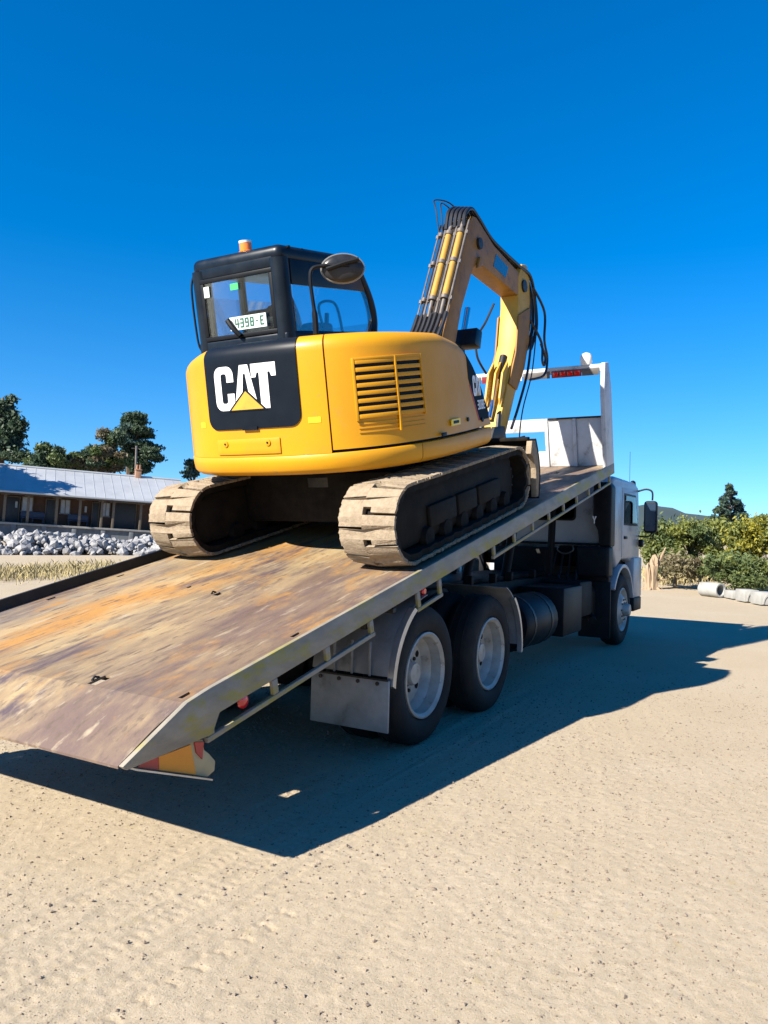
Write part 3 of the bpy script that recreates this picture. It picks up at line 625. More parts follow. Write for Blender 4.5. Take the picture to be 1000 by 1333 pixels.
# --- side rails
for sd in (-1, 1):
    y0, y1 = (-1.25, -1.222) if sd < 0 else (1.222, 1.25)
    top = .012 if sd < 0 else .075
    poly = [(tip.x, tip.z+.002), (A0, .004), (-.02, top), (A1, top), (A1, -.125), (.02, -.125), (-.045, -.205), (tip.x+.02, tip.z-.022)]
    rl = MB(DK).prism(poly, y0, y1).build('side_rail', 'rail_paint' if sd < 0 else 'dark_steel', tk, .004)  # left rail coloured dark: the shade on its inner face is in the material
    bx('rail_flange', 'rail_paint' if sd < 0 else 'dark_steel', rl, .05, A1, y0+.03 if sd < 0 else y0-.09, y1+.09 if sd < 0 else y1-.03, -.125, -.110, DK, .002)  # left flange shares the dark colour that stands for shade
    for (u0, u1, dz) in ((-.08, 1.44, -.205), (2.02, 2.42, -.235), (3.42, 7.45, -.205)):
        t_ = bx('tie_rail', 'rail_paint', rl, u0, u1, y0-.002, y1-.004, dz-.028, dz, DK, .005)
        n_ = max(2, int((u1-u0)/.46)+1)
        for k in range(n_):
            u = u0+.03+(u1-u0-.06)*k/(n_-1); bx('stanchion', 'rail_paint', rl, u-.022, u+.022, y0+.001, y1-.006, dz, -.126, DK, .003)
    MB(DK).lathe([(.035, 0), (.035, .012), (.02, .02)], (.23, -1.20 if sd < 0 else 1.20, -.165), (0, sd, 0), 14).build('marker_lamp', 'red_lens', rl)
    MB(DK).lathe([(.03, 0), (.03, .012), (.02, .02)], (2.2, -1.20 if sd < 0 else 1.20, -.165), (0, sd, 0), 14).build('marker_lamp', 'red_lens', rl)
# under-tray frame
for y in (-.42, .42): bx('tray_beam', 'chassis', tk, .2, 7.5, y-.06, y+.06, -.30, -.014, DK)
for k in range(14): bx('cross_member', 'chassis', tk, .1+.56*k, .18+.56*k, -1.215, 1.215, -.11, -.013, DK, .003)
# --- marker boards under the tail, one each side
for sd in (-1, 1):
    y0, y1 = (-1.215, -1.205) if sd < 0 else (1.205, 1.215)
    base = [(-2.73, .530), (-2.272, .368), (-2.225, .385), (-2.222, .43), (-2.262, .47), (-2.30, .50), (-2.31, .55), (-2.37, .56)]
    bd = MB().prism(base, y0+(.012 if sd < 0 else -.012), y1+(.012 if sd < 0 else -.012)).build('tail_marker_board', 'cream_paint', tk, .003)
    f0, f1 = (y0+.004, y0+.0115) if sd < 0 else (y1-.0115, y1-.004)
    def lerp(a, b, t): return (a[0]+(b[0]-a[0])*t, a[1]+(b[1]-a[1])*t)
    b0, b1, t0, t1 = (-2.705, .522), (-2.33, .392), (-2.69, .532), (-2.375, .548)
    for nm, mt_, u0, u1 in (('red_strip', 'red_board', 0, .32), ('orange_strip', 'orange_board', .325, .93)):
        MB().prism([lerp(b0, b1, u0), lerp(b0, b1, u1), lerp(t0, t1, u1), lerp(t0, t1, u0)], f0, f1).build(nm, mt_, bd)
    MB().prism([(-2.372, .552), (-2.312, .54), (-2.318, .462), (-2.358, .50)], f0, f1).build('red_strip', 'red_board', bd)
    MB().prism([(-2.73, .526), (-2.272, .364), (-2.272, .356), (-2.73, .518)], *((y0-.02, y0+.03) if sd < 0 else (y1-.03, y1+.02))).build('board_lip', 'alloy', bd)
tb('under_run_bar', 'dark_steel', tk, [(-2.28, -1.19, .42), (-2.28, 1.19, .42)], .035)
# --- headboard
hb = bx('headboard', 'white_paint', tk, 7.52, 7.58, -1.19, 1.19, -.01, .20, DK)
for sd in (-1, 1):
    MB(DK).prism([(7.30, -.02), (7.665, -.13), (7.665, 1.0), (7.58, 1.31), (7.40, 1.31), (7.30, .95)], 1.192*sd, 1.248*sd).build('headboard_post', 'white_paint', hb, .01)
    for l0, l1 in ((.40, .445), (.775, .82)):
        bx('upright', 'white_paint', hb, 7.47, 7.519, sd*l0 if sd > 0 else -l1, sd*l1 if sd > 0 else -l0, .001, .64, DK)
    for l0, l1 in ((.447, .773), (.822, 1.188)):
        bx('solid_panel', 'white_paint', hb, 7.49, 7.515, sd*l0 if sd > 0 else -l1, sd*l1 if sd > 0 else -l0, .002, .625, DK)
    bx('panel_cap', 'dark_steel', hb, 7.465, 7.525, .447*sd if sd > 0 else -1.188, 1.188 if sd > 0 else -.447, .627, .645, DK, .003)
bx('mid_rail', 'white_paint', hb, 7.475, 7.535, -.396, .396, .47, .64, DK)
tr_ = bx('top_rail', 'white_paint', hb, 7.44, 7.52, -1.19, 1.19, 1.21, 1.30, DK)
for l0, l1, mt_ in ((1.15, .83, 'red_reflect'), (.80, .45, 'grey_board'), (.43, .15, 'red_reflect'), (.12, -.03, 'red_reflect'), (-.04, -.14, 'white_ink'), (-.16, -.52, 'grey_board'), (-.94, -1.16, 'grey_board')):
    bx('reflector_strip', mt_, tr_, 7.43, 7.4385, l1, l0, 1.165, 1.255, DK, .002)
lb_ = bx('light_bar', 'red_reflect', tr_, 7.425, 7.4385, -.935, -.545, 1.165, 1.255, DK, .002)
for k in range(4): bx('lamp_lens', 'red_lens', lb_, 7.412, 7.424, -.92+.095*k, -.85+.095*k, 1.18, 1.24, DK, .004)
MB(DK).lathe([(.07, 0), (.075, .03), (.075, .10), (.055, .135), (.015, .15)], (7.48, -.99, 1.302), (0, 0, 1), 20).build('beacon', 'beacon_white', tr_)
MB(DK).lathe([(.07, 0), (.075, .03), (.075, .10), (.055, .135), (.015, .15)], (7.48, .99, 1.302), (0, 0, 1), 20).build('beacon', 'beacon_white', tr_)
# --- chassis
for y in (-.42, .42): bx('chassis_rail', 'chassis', tk, -1.15, 7.1, y-.04, y+.04, .72, .985, None, .008)
for k in range(9): bx('chassis_cross_member', 'chassis', tk, -1.0+.9*k, -.9+.9*k, -.379, .379, .76, .94)
for y in (-.35, .35):
    tb('lift_ram', 'chassis', tk, [(2.49, y, .97), (2.86, y, 1.62)], .05, None, 12); tb('lift_ram', 'chassis', tk, [(3.65, y, .95), (4.05, y, 1.9)], .055, None, 12)
    tb('tray_stay', 'chassis', tk, [(5.30, y-.02, .98), (5.42, y-.02, 2.15)], .05, None, 10)
bx('tray_pivot', 'chassis', tk, -1.2, -.9, -.5, .5, .93, 1.0)
bx('subframe', 'chassis', tk, -.8, 5.4, -.36, .36, .985, 1.03)
for x in (2.35, 3.0, 3.5, 4.3): bx('subframe_lug', 'chassis', tk, x, x+.06, -.50, -.42, .985, 1.09)
fuel = MB().lathe([(.02, 0), (.27, .01), (.29, .04), (.29, .96), (.27, .99), (.02, 1.0)], (2.45, -.80, .60), (1, 0, 0), 24).build('fuel_tank', 'plastic_black', tk)
for x in (2.65, 3.2): MB().lathe([(.295, 0), (.295, .05), (.285, .05), (.285, 0)], (x, -.80, .60), (1, 0, 0), 24, True).build('tank_strap', 'dark_steel', fuel)
bx('battery_box', 'plastic_black', tk, 3.75, 4.5, -1.05, -.5, .36, .92, None, .02)
bx('air_tank_box', 'chassis', tk, 4.6, 5.15, -1.0, -.5, .5, .95, None, .03)
bx('engine_block', 'chassis', tk, 5.1, 6.9, -.377, .377, .5, 1.36, None, .03)
bx('exhaust_muffler', 'dark_steel', tk, 5.2, 5.55, -.95, -.42, .42, .85, None, .06, 3)
tb('exhaust_pipe', 'chassis', tk, [(5.3, -.9, .5), (5.15, -1.0, .45), (5.0, -1.05, .44)], .05)
for q in range(5): tb('air_hose', 'hose', tk, smoothpath([(5.0+.08*q, -.2-.1*q, 1.0), (5.25, -.25-.12*q, .92-.02*q), (5.5, -.3-.1*q, 1.30)]), .014)
tbx = bx('tool_box', 'white_paint', tk, 3.55, 4.35, .62, 1.15, .62, 1.22, None, .02); bx('lid_handle', 'dark_steel', tbx, 3.85, 4.05, .60, .618, 1.0, 1.03)
bx('hydraulic_tank', 'alloy', tk, 4.5, 5.15, .6, 1.12, .65, 1.18, None, .04, 3)
for q in range(3): tb('grab_loop', 'tube_steel', tk, smoothpath([(5.47, -.12-.33*q, 1.40), (5.44, -.10-.33*q, 1.33), (5.44, -.20-.33*q, 1.28), (5.44, -.32-.33*q, 1.33), (5.47, -.30-.33*q, 1.40)]), .011)
# --- wheels
def wheel(x, yo, sd, dual, steer=False):
    """yo: outer face of the tyre, sd: -1 right side, +1 left side"""
    c = Vector((x, yo, .5)); ax = Vector((0, sd, 0))           # +h points outward
    wd_ = .27
    prof = [(.305, -wd_+.03), (.33, -wd_+.005), (.42, -wd_-.004), (.475, -wd_+.02), (.497, -wd_+.055), (.5, -wd_/2), (.497, -.055), (.475, -.02), (.42, .004), (.33, -.005), (.305, -.03)]
    wh = MB().lathe(prof, c, ax, 56, True).build('wheel', 'tyre', tk, ang=50)
    gm = MB()
    for h in (-.075, -.135, -.195): gm.lathe([(.5005, h-.006), (.5035, h-.004), (.5035, h+.004), (.5005, h+.006)], c, ax, 56, True)
    gm.build('tread_rib', 'tyre', wh)
    if not steer:
        rim = [(.309, -.028), (.309, -.006), (.298, .000), (.288, -.010), (.276, -.022), (.268, -.10), (.255, -.115), (.235, -.165), (.12, -.175), (.12, -.20), (.30, -.20), (.309, -.18)]
        hubz = -.175
    else:
        rim = [(.309, -.028), (.309, -.006), (.298, .000), (.285, -.012), (.272, -.03), (.255, -.06), (.215, -.035), (.17, .01), (.11, .015), (.11, -.10), (.30, -.12), (.309, -.10)]
        hubz = .012
    rm = MB().lathe(rim, c, ax, 48, True).build('rim', 'rim_paint', wh, ang=30)
    MB().lathe([(.02, hubz+.09), (.075, hubz+.085), (.088, hubz+.06), (.09, hubz-.01), (.118, hubz-.012), (.118, hubz-.05), (.02, hubz-.05)], c, ax, 24).build('hub', 'rim_paint', wh)
    nt0 = None
    for k in range(10):
        a = 2*math.pi*k/10; p = c+ax*(hubz+(.002 if not steer else -.004))+Vector((math.cos(a), 0, math.sin(a)))*(.145 if not steer else .145)
        M_ = Matrix.Translation(p+ax*.012)
        if nt0 is None: nt0 = MB().lathe([(.016, -.014), (.016, .008), (.010, .016)], p+ax*.0, ax, 6).build('wheel_nut', 'dark_steel', wh); off = W[nt0.name].translation-p
        else: inst(nt0, Matrix.Translation(p+off), wh)
    if not steer:                                               # hand holes of the disc
        for k in range(5):
            a = 2*math.pi*(k+.5)/5; p = c+ax*-.170+Vector((math.cos(a), 0, math.sin(a)))*.20
            MB().lathe([(.024, 0), (.026, .004)], p, ax, 12).build('hand_hole', 'chassis', wh)
    return wh
for sd in (-1, 1):
    for x in (0, 1.234):
        wheel(x, 1.19*sd, sd, True); wheel(x, .88*sd, sd, True)
    wheel(6.2, 1.16*sd, sd, False, True)
for x in (0, 1.234):
    tb('axle', 'chassis', tk, [(x, -.7, .5), (x, .7, .5)], .09, None, 12)
    MB().lathe([(.05, -.2), (.19, -.12), (.21, 0), (.19, .12), (.05, .2)], (x, 0, .5), (1, 0, 0), 18).build('differential', 'chassis', tk)
tb('axle', 'chassis', tk, [(6.2, -.95, .5), (6.2, .95, .5)], .06, None, 10)
for y in (-.5, .5):
    for q in range(4): MB().prism([(-.75+.12*q, .66+.045*q+.02), (.617, .60+.045*q-.02*0), (1.98-.12*q, .66+.045*q+.02), (1.98-.12*q, .69+.045*q+.01), (.617, .635+.045*q), (-.75+.12*q, .69+.045*q+.01)], y-.045, y+.045).build('leaf_spring', 'chassis', tk)
# --- mudguards
def arc(cx, r, a0, a1, n): return [(cx+r*math.cos(R(a0+(a1-a0)*k/n)), .5+r*math.sin(R(a0+(a1-a0)*k/n))) for k in range(n+1)]
for sd in (-1, 1):
    def Y_(a, b): return (a*sd, b*sd) if sd > 0 else (b*sd, a*sd)
    y0, y1 = Y_(.60, 1.235)
    ar = arc(0, .60, 100, 172, 12)
    go = [[(x, y0, z), (x, y1, z)] for x, z in ar]; gi = [[(x+.008*math.cos(R(135)), y0, z-.006), (x+.006, y1, z-.006)] for x, z in ar]
    mg = MB().slab(go, gi).build('mudguard', 'guard_plate', tk)
    arq = arc(0, .605, 122, 178, 12); yt = Y_(1.205, 1.25)
    MB().slab([[(x, yt[0], z), (x, yt[1], z)] for x, z in arq], [[(x-.05*0+.045*abs(math.cos(R(150))), yt[0], z-.02), (x+.045, yt[1], z-.02)] for x, z in arq]).build('guard_trim', 'alloy', mg)
    ya, yb = Y_(.62, 1.235); bx('mud_flap', 'guard_plate', mg, -.635, -.615, ya, yb, .22, .56, None, .006)
    for k in range(4): MB().lathe([(.014, 0), (.014, .006)], (-.637, (.70+.15*k)*sd, .535), (-1, 0, 0), 8).build('flap_bolt', 'dark_steel', mg)
    bx('flap_strip', 'dark_steel', mg, -.645, -.636, ya, yb, .556, .568, None, .002)
    for k in range(3): bx('guard_rib', 'guard_plate', mg, -.612, -.600, *sorted(((.78+.14*k)*sd, (.80+.14*k)*sd)), .57, .80)
    bx('guard_bracket', 'dark_steel', mg, -.52, -.47, *sorted((.86*sd, 1.19*sd)), .985, 1.02); bx('guard_bracket', 'dark_steel', mg, -.515, -.475, *sorted((.93*sd, .98*sd)), .86, .984)
    arf = arc(1.234, .60, 2, 70, 12)
    mf = MB().slab([[(x, y0, z), (x, y1, z)] for x, z in arf], [[(x-.006, y0, z-.006), (x-.006, y1, z-.006)] for x, z in arf]).build('mudguard', 'guard_plate', tk)
    arf2 = arc(1.234, .606, -4, 50, 12)
    MB().slab([[(x, yt[0], z), (x, yt[1], z)] for x, z in arf2], [[(x-.03, yt[0], z-.012), (x-.03, yt[1], z-.012)] for x, z in arf2]).build('guard_trim', 'alloy', mf)
# --- cab
def rrect(y0, y1, z0, z1, r, n=4):
    out = []
    for cy_, cz_, a in ((y1-r, z1-r, 0), (y0+r, z1-r, 90), (y0+r, z0+r, 180), (y1-r, z0+r, 270)):
        out += [(cy_+r*math.cos(R(a+90*k/n)), cz_+r*math.sin(R(a+90*k/n))) for k in range(n+1)]
    return out
CX0, CX1 = 5.62, 7.42
prof = [(CX0, 1.42), (CX0, 2.22), (CX0+.05, 2.33), (CX0+.20, 2.37), (CX1-.35, 2.36), (CX1-.12, 2.30), (CX1-.02, 1.75), (CX1, 1.30), (CX1, .62), (CX1-.28, .62), (CX1-.30, .95), (CX1-.45, 1.14), (CX1-.75, 1.20), (6.25, 1.20), (5.95, 1.08), (5.80, 1.30)]
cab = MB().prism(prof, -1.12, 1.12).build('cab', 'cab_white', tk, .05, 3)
wb = MB().prism(rrect(-.63, -.05, 1.74, 2.13, .06), CX0-.012, CX0+.01, 'yz').build('rear_window', 'plastic_black', cab, .004)
MB().prism(rrect(-.605, -.075, 1.765, 2.105, .05), CX0-.018, CX0-.0125, 'yz').build('pane', 'glass_dark', wb)
wb = MB().prism(rrect(.05, .63, 1.74, 2.13, .06), CX0-.012, CX0+.01, 'yz').build('rear_window', 'plastic_black', cab, .004)
MB().prism(rrect(.075, .605, 1.765, 2.105, .05), CX0-.018, CX0-.0125, 'yz').build('pane', 'glass_dark', wb)
bx('rear_sill', 'plastic_black', cab, CX0-.03, CX0+.02, -1.08, 1.08, 1.405, 1.435)
bx('cab_floor', 'chassis', tk, 5.66, 7.2, -1.0, -.385, 1.10, 1.395); bx('cab_floor', 'chassis', tk, 5.66, 7.2, .385, 1.0, 1.10, 1.395)
for sd in (-1, 1):
    def Y2(a, b): return tuple(sorted((a*sd, b*sd)))
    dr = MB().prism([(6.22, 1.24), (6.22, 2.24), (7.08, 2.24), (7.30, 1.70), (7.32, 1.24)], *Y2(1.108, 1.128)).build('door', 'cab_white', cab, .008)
    sw = MB().prism([(6.30, 1.70), (6.30, 2.16), (7.03, 2.16), (7.20, 1.70)], *Y2(1.1285, 1.134)).build('side_window', 'plastic_black', dr)
    MB().prism([(6.33, 1.73), (6.33, 2.13), (7.01, 2.13), (7.16, 1.73)], *Y2(1.1345, 1.138)).build('pane', 'glass_dark', dr)
    bx('door_handle', 'plastic_black', dr, 6.32, 6.46, *Y2(1.129, 1.15), 1.50, 1.54)
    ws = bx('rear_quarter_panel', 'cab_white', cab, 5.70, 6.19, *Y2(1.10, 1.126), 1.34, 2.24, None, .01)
    fl = arc(6.2, .645, 15, 150, 14); fi = arc(6.2, .595, 15, 150, 14)
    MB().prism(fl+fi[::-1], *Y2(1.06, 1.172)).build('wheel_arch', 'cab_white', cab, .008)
    bx('front_mud_flap', 'plastic_black', cab, 5.50, 5.53, *Y2(.72, 1.15), .16, .92, None, .008); bx('front_inner_guard', 'plastic_black', cab, 5.54, 5.66, *Y2(.70, 1.12), .62, 1.28, None, .03)
    bx('front_step', 'plastic_black', cab, 6.86, 7.36, *Y2(.95, 1.17), .42, .62, None, .02)
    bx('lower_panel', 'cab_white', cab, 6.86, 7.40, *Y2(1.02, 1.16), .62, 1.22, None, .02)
    mr_ = tb('mirror_arm', 'plastic_black', cab, smoothpath([(7.25, 1.12*sd, 2.24), (7.25, 1.24*sd, 2.27), (7.24, 1.33*sd, 2.23), (7.22, 1.34*sd, 2.1)]), .014)
    tb('mirror_arm', 'plastic_black', cab, smoothpath([(7.27, 1.13*sd, 1.55), (7.25, 1.25*sd, 1.54), (7.22, 1.33*sd, 1.58), (7.22, 1.34*sd, 1.7)]), .012)
    mo = MB().prism(rrect(1.225 if sd > 0 else -1.42, 1.42 if sd > 0 else -1.225, 1.60, 2.09, .05), 7.17, 7.25, 'yz').build('mirror', 'plastic_black', cab, .02, 3)
    MB().prism(rrect(1.245 if sd > 0 else -1.40, 1.40 if sd > 0 else -1.245, 1.63, 2.06, .03), 7.164, 7.169, 'yz').build('mirror_glass', 'decal_dark', mo)
    bx('spot_mirror', 'plastic_black', cab, 7.20, 7.30, *Y2(1.14, 1.21), 1.38, 1.50, None, .02)
    MB().lathe([(.02, -.02), (.045, 0), (.04, .05), (.015, .07)], (7.15, 1.06*sd, 2.33), (0, 0, 1), 12).build('clearance_lamp', 'plastic_black', cab)
# black air intake stack on the rear right corner of the cab
sn = MB().prism([(-1.175, 1.40), (-1.175, 2.20), (-1.13, 2.26), (-.96, 2.26), (-.93, 2.22), (-.93, 1.75), (-1.0, 1.6), (-1.02, 1.40)], 5.36, 5.60, 'yz').build('air_intake', 'plastic_black', tk, .02, 3)
bx('intake_duct', 'plastic_black', sn, 5.34, 5.59, -1.16, -.72, .98, 1.398, None, .04, 3)
MB().prism([(z_[0], 3.5-z_[1]) for z_ in [(-.985, 1.70), (-.965, 1.70), (-.955, 1.74), (-.945, 1.70), (-.925, 1.70), (-.948, 1.755), (-.948, 1.80), (-.962, 1.80), (-.962, 1.755)]], 5.353, 5.359, 'yz').build('letter_y', 'white_ink', sn)
bx('front_windscreen_frame', 'plastic_black', cab, 7.40, 7.425, -.98, .98, 1.42, 1.5)
tb('radio_aerial', 'dark_steel', cab, [(7.2, -1.0, 2.3), (7.2, -1.0, 2.85)], .0035)

# ------------------------------------------------------------------ excavator, in tray coordinates (a along the tray, l left, n up off the deck)
AC = 3.3
exo = DK @ Vector((AC, 0, 0))
ex = thing('excavator', 'yellow and black tracked excavator loaded on the raised tray, boom folded forward', 'excavator', exo)
# --- undercarriage
TR_, TA0, TA1 = .315, 2.235, 4.385
def tpath(s):
    """closed stadium path: returns (a, n, angle) of the track line at radius TR_-.03"""
    r = TR_-.045; L1 = TA1-TA0; P_ = 2*L1+2*math.pi*r; s %= P_
    if s < L1: return TA0+s, TR_+r, 0.0
    s -= L1
    if s < math.pi*r: th = s/r; return TA1+r*math.sin(th), TR_+r*math.cos(th), -th
    s -= math.pi*r
    if s < L1: return TA1-s, TR_-r, -math.pi
    s -= L1; th = s/r; return TA0-r*math.sin(th), TR_-r*math.cos(th), -math.pi-th
PER = 2*(TA1-TA0)+2*math.pi*(TR_-.045); NS = 30; PIT = PER/NS
def T3(s, l, h):
    a, n, th = tpath(s); return Vector((a+math.sin(-th)*h, l, n+math.cos(th)*h))
def pad_poly(s0, w0):
    """two halves of one pad, half a pitch out of step, with a notch at the step"""
    g = .008; sh = PIT*.44; p = PIT
    return [(s0+g, -w0), (s0+p-g, -w0), (s0+p-g, -.02), (s0+p+sh-g, -.02), (s0+p+sh-g, w0), (s0+sh+g, w0), (s0+sh+g, .045), (s0+sh+g+.034, .045), (s0+sh+g+.034, -.02), (s0+g, -.02)]
def pad_mesh(s0, yc, sg):
    m = MB(DK); poly = []
    raw_ = pad_poly(s0, .225)
    for i, p in enumerate(raw_):                       # subdivide along the path so pads follow the curve
        q = raw_[(i+1) % len(raw_)]; k_ = max(1, int(abs(q[0]-p[0])/.03)); poly += [(p[0]+(q[0]-p[0])*j/k_, p[1]+(q[1]-p[1])*j/k_) for j in range(k_)]
    bm = bmesh.new(); vs = [bm.verts.new((x, y, 0)) for x, y in poly]; f = bm.faces.new(vs); f.normal_update()
    lo_, hi_ = min(p[0] for p in poly), max(p[0] for p in poly); x = lo_+.03
    while x < hi_: bmesh.ops.bisect_plane(bm, geom=bm.verts[:]+bm.edges[:]+bm.faces[:], plane_co=(x, 0, 0), plane_no=(1, 0, 0)); x += .03
    bm.verts.index_update(); N = len(bm.verts)
    wob = {v.index: rng.uniform(-.003, .003) for v in bm.verts}
    def pt(v, h): 
        y = v.co.y; e = max(0, (abs(y)-.19)/.035); y *= 1+wob[v.index]*8*(abs(y) > .2); return T3(v.co.x, yc+y*sg, h-(.022*e*e if h > .01 else 0)+(wob[v.index] if h > .01 else 0))
    fs = [tuple(v.index for v in f.verts) for f in bm.faces]; fs += [tuple(N+i for i in reversed(f)) for f in fs]
    fs += [(e.verts[0].index, e.verts[1].index, N+e.verts[1].index, N+e.verts[0].index) for e in bm.edges if len(e.link_faces) == 1]
    m.add([pt(v, .045) for v in bm.verts]+[pt(v, .0) for v in bm.verts], fs); bm.free(); return m
for sd in (-1, 1):
    yc = .935*sd
    N_ = 96; go = []; gi = []
    for k in range(N_+1):
        a, n, th = tpath(PER*k/N_); nv = Vector((math.sin(-th)*1.0, 0, math.cos(th)))
        wv = .205+.012*math.sin(k*2.1)
        go.append([(a, yc-wv, n), (a, yc+wv, n)]); gi.append([(a-nv.x*.05, yc-wv, n-nv.z*.05), (a-nv.x*.05, yc+wv, n-nv.z*.05)])
    tr = MB(DK).slab(go, gi).build('track', 'track_dark', ex)
    for k in range(NS): pad_mesh(PIT*k, yc, -1 if True else 1).build('track_pad', 'track_pad', tr, .006, 2, ang=30)
    bx('track_frame', 'track_frame', ex, 2.12, 4.48, yc-.125, yc+.125, .10, .53, DK, .06)
    # pressed cover on the outer side of the frame
    for a0_, a1_ in ((2.62, 3.10), (3.14, 3.52), (3.56, 4.05)): bx('frame_cover', 'track_frame', ex, a0_, a1_, *sorted(((.935+.12)*sd, (.935+.16)*sd)), .20, .37, DK, .015)
    for aa, nm in ((TA0, 'sprocket'), (TA1, 'idler')):
        MB(DK).lathe([(.03, -.11), (.14, -.10), (.15, -.06), (.20, -.05), (.205, .05), (.15, .06), (.14, .10), (.03, .11)], (aa, yc, TR_), (0, 1, 0), 28).build(nm, 'track_dark', ex)
        for k in range(8):
            th = k*math.pi/4; MB(DK).lathe([(.014, 0), (.014, .012)], (aa+.11*math.cos(th), yc+.103*sd, TR_+.11*math.sin(th)), (0, sd, 0), 6).build('bolt', 'dark_steel', ex)
    for k in range(6): MB(DK).lathe([(.02, -.17), (.075, -.165), (.085, -.12), (.06, -.10), (.06, .10), (.085, .12), (.075, .165), (.02, .17)], (2.58+.32*k, yc, .14), (0, 1, 0), 16).build('track_roller', 'track_dark', ex)
    MB(DK).lathe([(.02, -.1), (.05, -.1), (.05, .1), (.02, .1)], (3.3, yc, .50), (0, 1, 0), 14).build('carrier_roller', 'track_dark', ex)
MB(DK).prism([(2.75, -.80), (3.0, -.45), (3.6, -.45), (3.85, -.80), (3.85, .80), (3.6, .45), (3.0, .45), (2.75, .80)], .20, .62, 'xy').build('undercarriage_frame', 'track_dark', ex, .02)
MB(DK).lathe([(.05, 0), (.56, 0), (.56, .08), (.50, .085), (.50, .20), (.05, .20)], (AC, 0, .50), (0, 0, 1), 40).build('slew_ring', 'dark_steel', ex)
# blade on the front of the undercarriage
go = []; gi = []
for k in range(13):
    t = k/12; n = .03+.60*t; a = 4.86+.12*math.cos((t-.5)*2.4)-.02; go.append([(a, -1.16, n), (a, 1.16, n)]); gi.append([(a+.03, -1.16, n), (a+.03, 1.16, n)])
bd = MB(DK).slab([[q for q in r_] for r_ in go], gi).build('blade', 'track_dark', ex)
for sd in (-1, 1):
    MB(DK).prism([(4.74, .50), (4.80, .62), (4.94, .60), (4.99, .34), (4.90, .05), (4.84, .05), (4.87, .34), (4.80, .46)], *sorted((1.10*sd, 1.158*sd))).build('blade_end_plate', 'track_pad', bd, .005)
    MB(DK).prism([(3.7, .24), (4.9, .16), (4.9, .30), (3.7, .40)], *sorted((.38*sd, .50*sd))).build('blade_arm', 'track_dark', ex, .01)
tb('blade_ram', 'tube_steel', ex, [(3.8, 0, .42), (4.9, 0, .36)], .05, DK, 12)
bx('blade_top_edge', 'track_dark', bd, 4.86, 4.93, -1.09, 1.09, .615, .65, DK, .008)

# --- house outline: left front, round the tail, right front
raw = [(3.86, 1.135), (3.3, 1.15)]
PE = 2.8
for k in range(1, 120):
    ph = math.pi/2-math.pi*k/120; s_ = math.sin(ph); c_ = math.cos(ph)
    raw.append((AC-1.30*abs(c_)**(2/PE), 1.15*math.copysign(abs(s_)**(2/PE), s_)))
raw += [(3.3, -1.15), (3.84, -1.13)]
raw = np.array(raw); seg_ = np.hypot(*np.diff(raw, axis=0).T); cs_ = np.concatenate([[0], np.cumsum(seg_)]); SMAX = cs_[-1]
def opt(s): return np.array([np.interp(s, cs_, raw[:, 0]), np.interp(s, cs_, raw[:, 1])])
def onrm(s):
    d = opt(min(SMAX, s+.03))-opt(max(0, s-.03)); d /= np.hypot(*d); return np.array([-d[1], d[0]])*-1 if False else np.array([d[1], -d[0]])
_c = onrm(SMAX/2)
NS_ = -1 if _c[0] > 0 else 1
def s_at_l(l):          # arc position on the tail for a lateral offset
    ss = np.linspace(cs_[2], cs_[-3], 800); ls = np.interp(ss, cs_, raw[:, 1]); return float(np.interp(-l, -ls, ss))
def s_at_a(a, right=True):
    ss = np.linspace(SMAX/2, SMAX, 800) if right else np.linspace(SMAX/2, 0, 800); aa = np.interp(ss, cs_, raw[:, 0]); return float(np.interp(a, aa, ss))
def topn(a, l):
    if l > .4: return 1.69-.10*min(1, max(0, (l-.42)/.55))
    if l > -.3: return 1.69
    return float(np.interp(a, [2.0, 3.0, 3.3, 3.42, 3.54, 3.66, 3.76, 3.83], [1.69, 1.655, 1.59, 1.535, 1.44, 1.30, 1.14, .98]))
def lean(n, T): 
    if n <= .86: return 0
    return -.02*(n-.86)/.7
def HS(s, n, d=0.0):
    p = opt(s); q = onrm(s)*NS_; T = topn(*p); off = lean(n, T)+d
    e = n-(T-.10)
    if e > 0: off -= .10*(1-math.sqrt(max(0, 1-(min(e, .0999)/.10)**2)))
    return Vector((p[0]+q[0]*off, p[1]+q[1]*off, n))
def shell(s0, s1, n0, tfrac=None, d=0.0, th=.035, ns=40):
    go = []; gi = []
    for i in range(ns+1):
        s = s0+(s1-s0)*i/ns; T = topn(*opt(s)); lv = [n0]+[n0+(T-.11-n0)*k/4 for k in range(1, 5)]+[T-.10+.10*math.sin(R(a_)) for a_ in (12, 30, 48, 64, 78, 88)]
        go.append([HS(s, n, d) for n in lv]); gi.append([HS(s, n-.004*(j > 4), d-th) for j, n in enumerate(lv)])
    return MB(DK).slab(go, gi)
def curved(s0, s1, n0, n1, d0, d1, ns=12, nn=4):
    go = [[HS(s0+(s1-s0)*i/ns, n0+(n1-n0)*j/nn, d1) for j in range(nn+1)] for i in range(ns+1)]; gi = [[HS(s0+(s1-s0)*i/ns, n0+(n1-n0)*j/nn, d0) for j in range(nn+1)] for i in range(ns+1)]
    return MB(DK).slab(go, gi)
sL, sR = s_at_l(.80), s_at_l(-.625); sR2 = s_at_a(2.61); sF = SMAX
# added filler core, coloured black so the panel gaps read as deep shade
core = [opt(s)+onrm(s)*NS_*-.06 for s in np.linspace(.3, SMAX-.35, 60)]
MB(DK).prism([tuple(p) for p in core], .74, 1.52, 'xy').build('house_core', 'cat_black', ex)
MB(DK).prism([(3.3, -1.07), (3.74, -1.06), (3.74, 1.06), (3.3, 1.07)], .74, 1.02, 'xy').build('house_core', 'cat_black', ex)
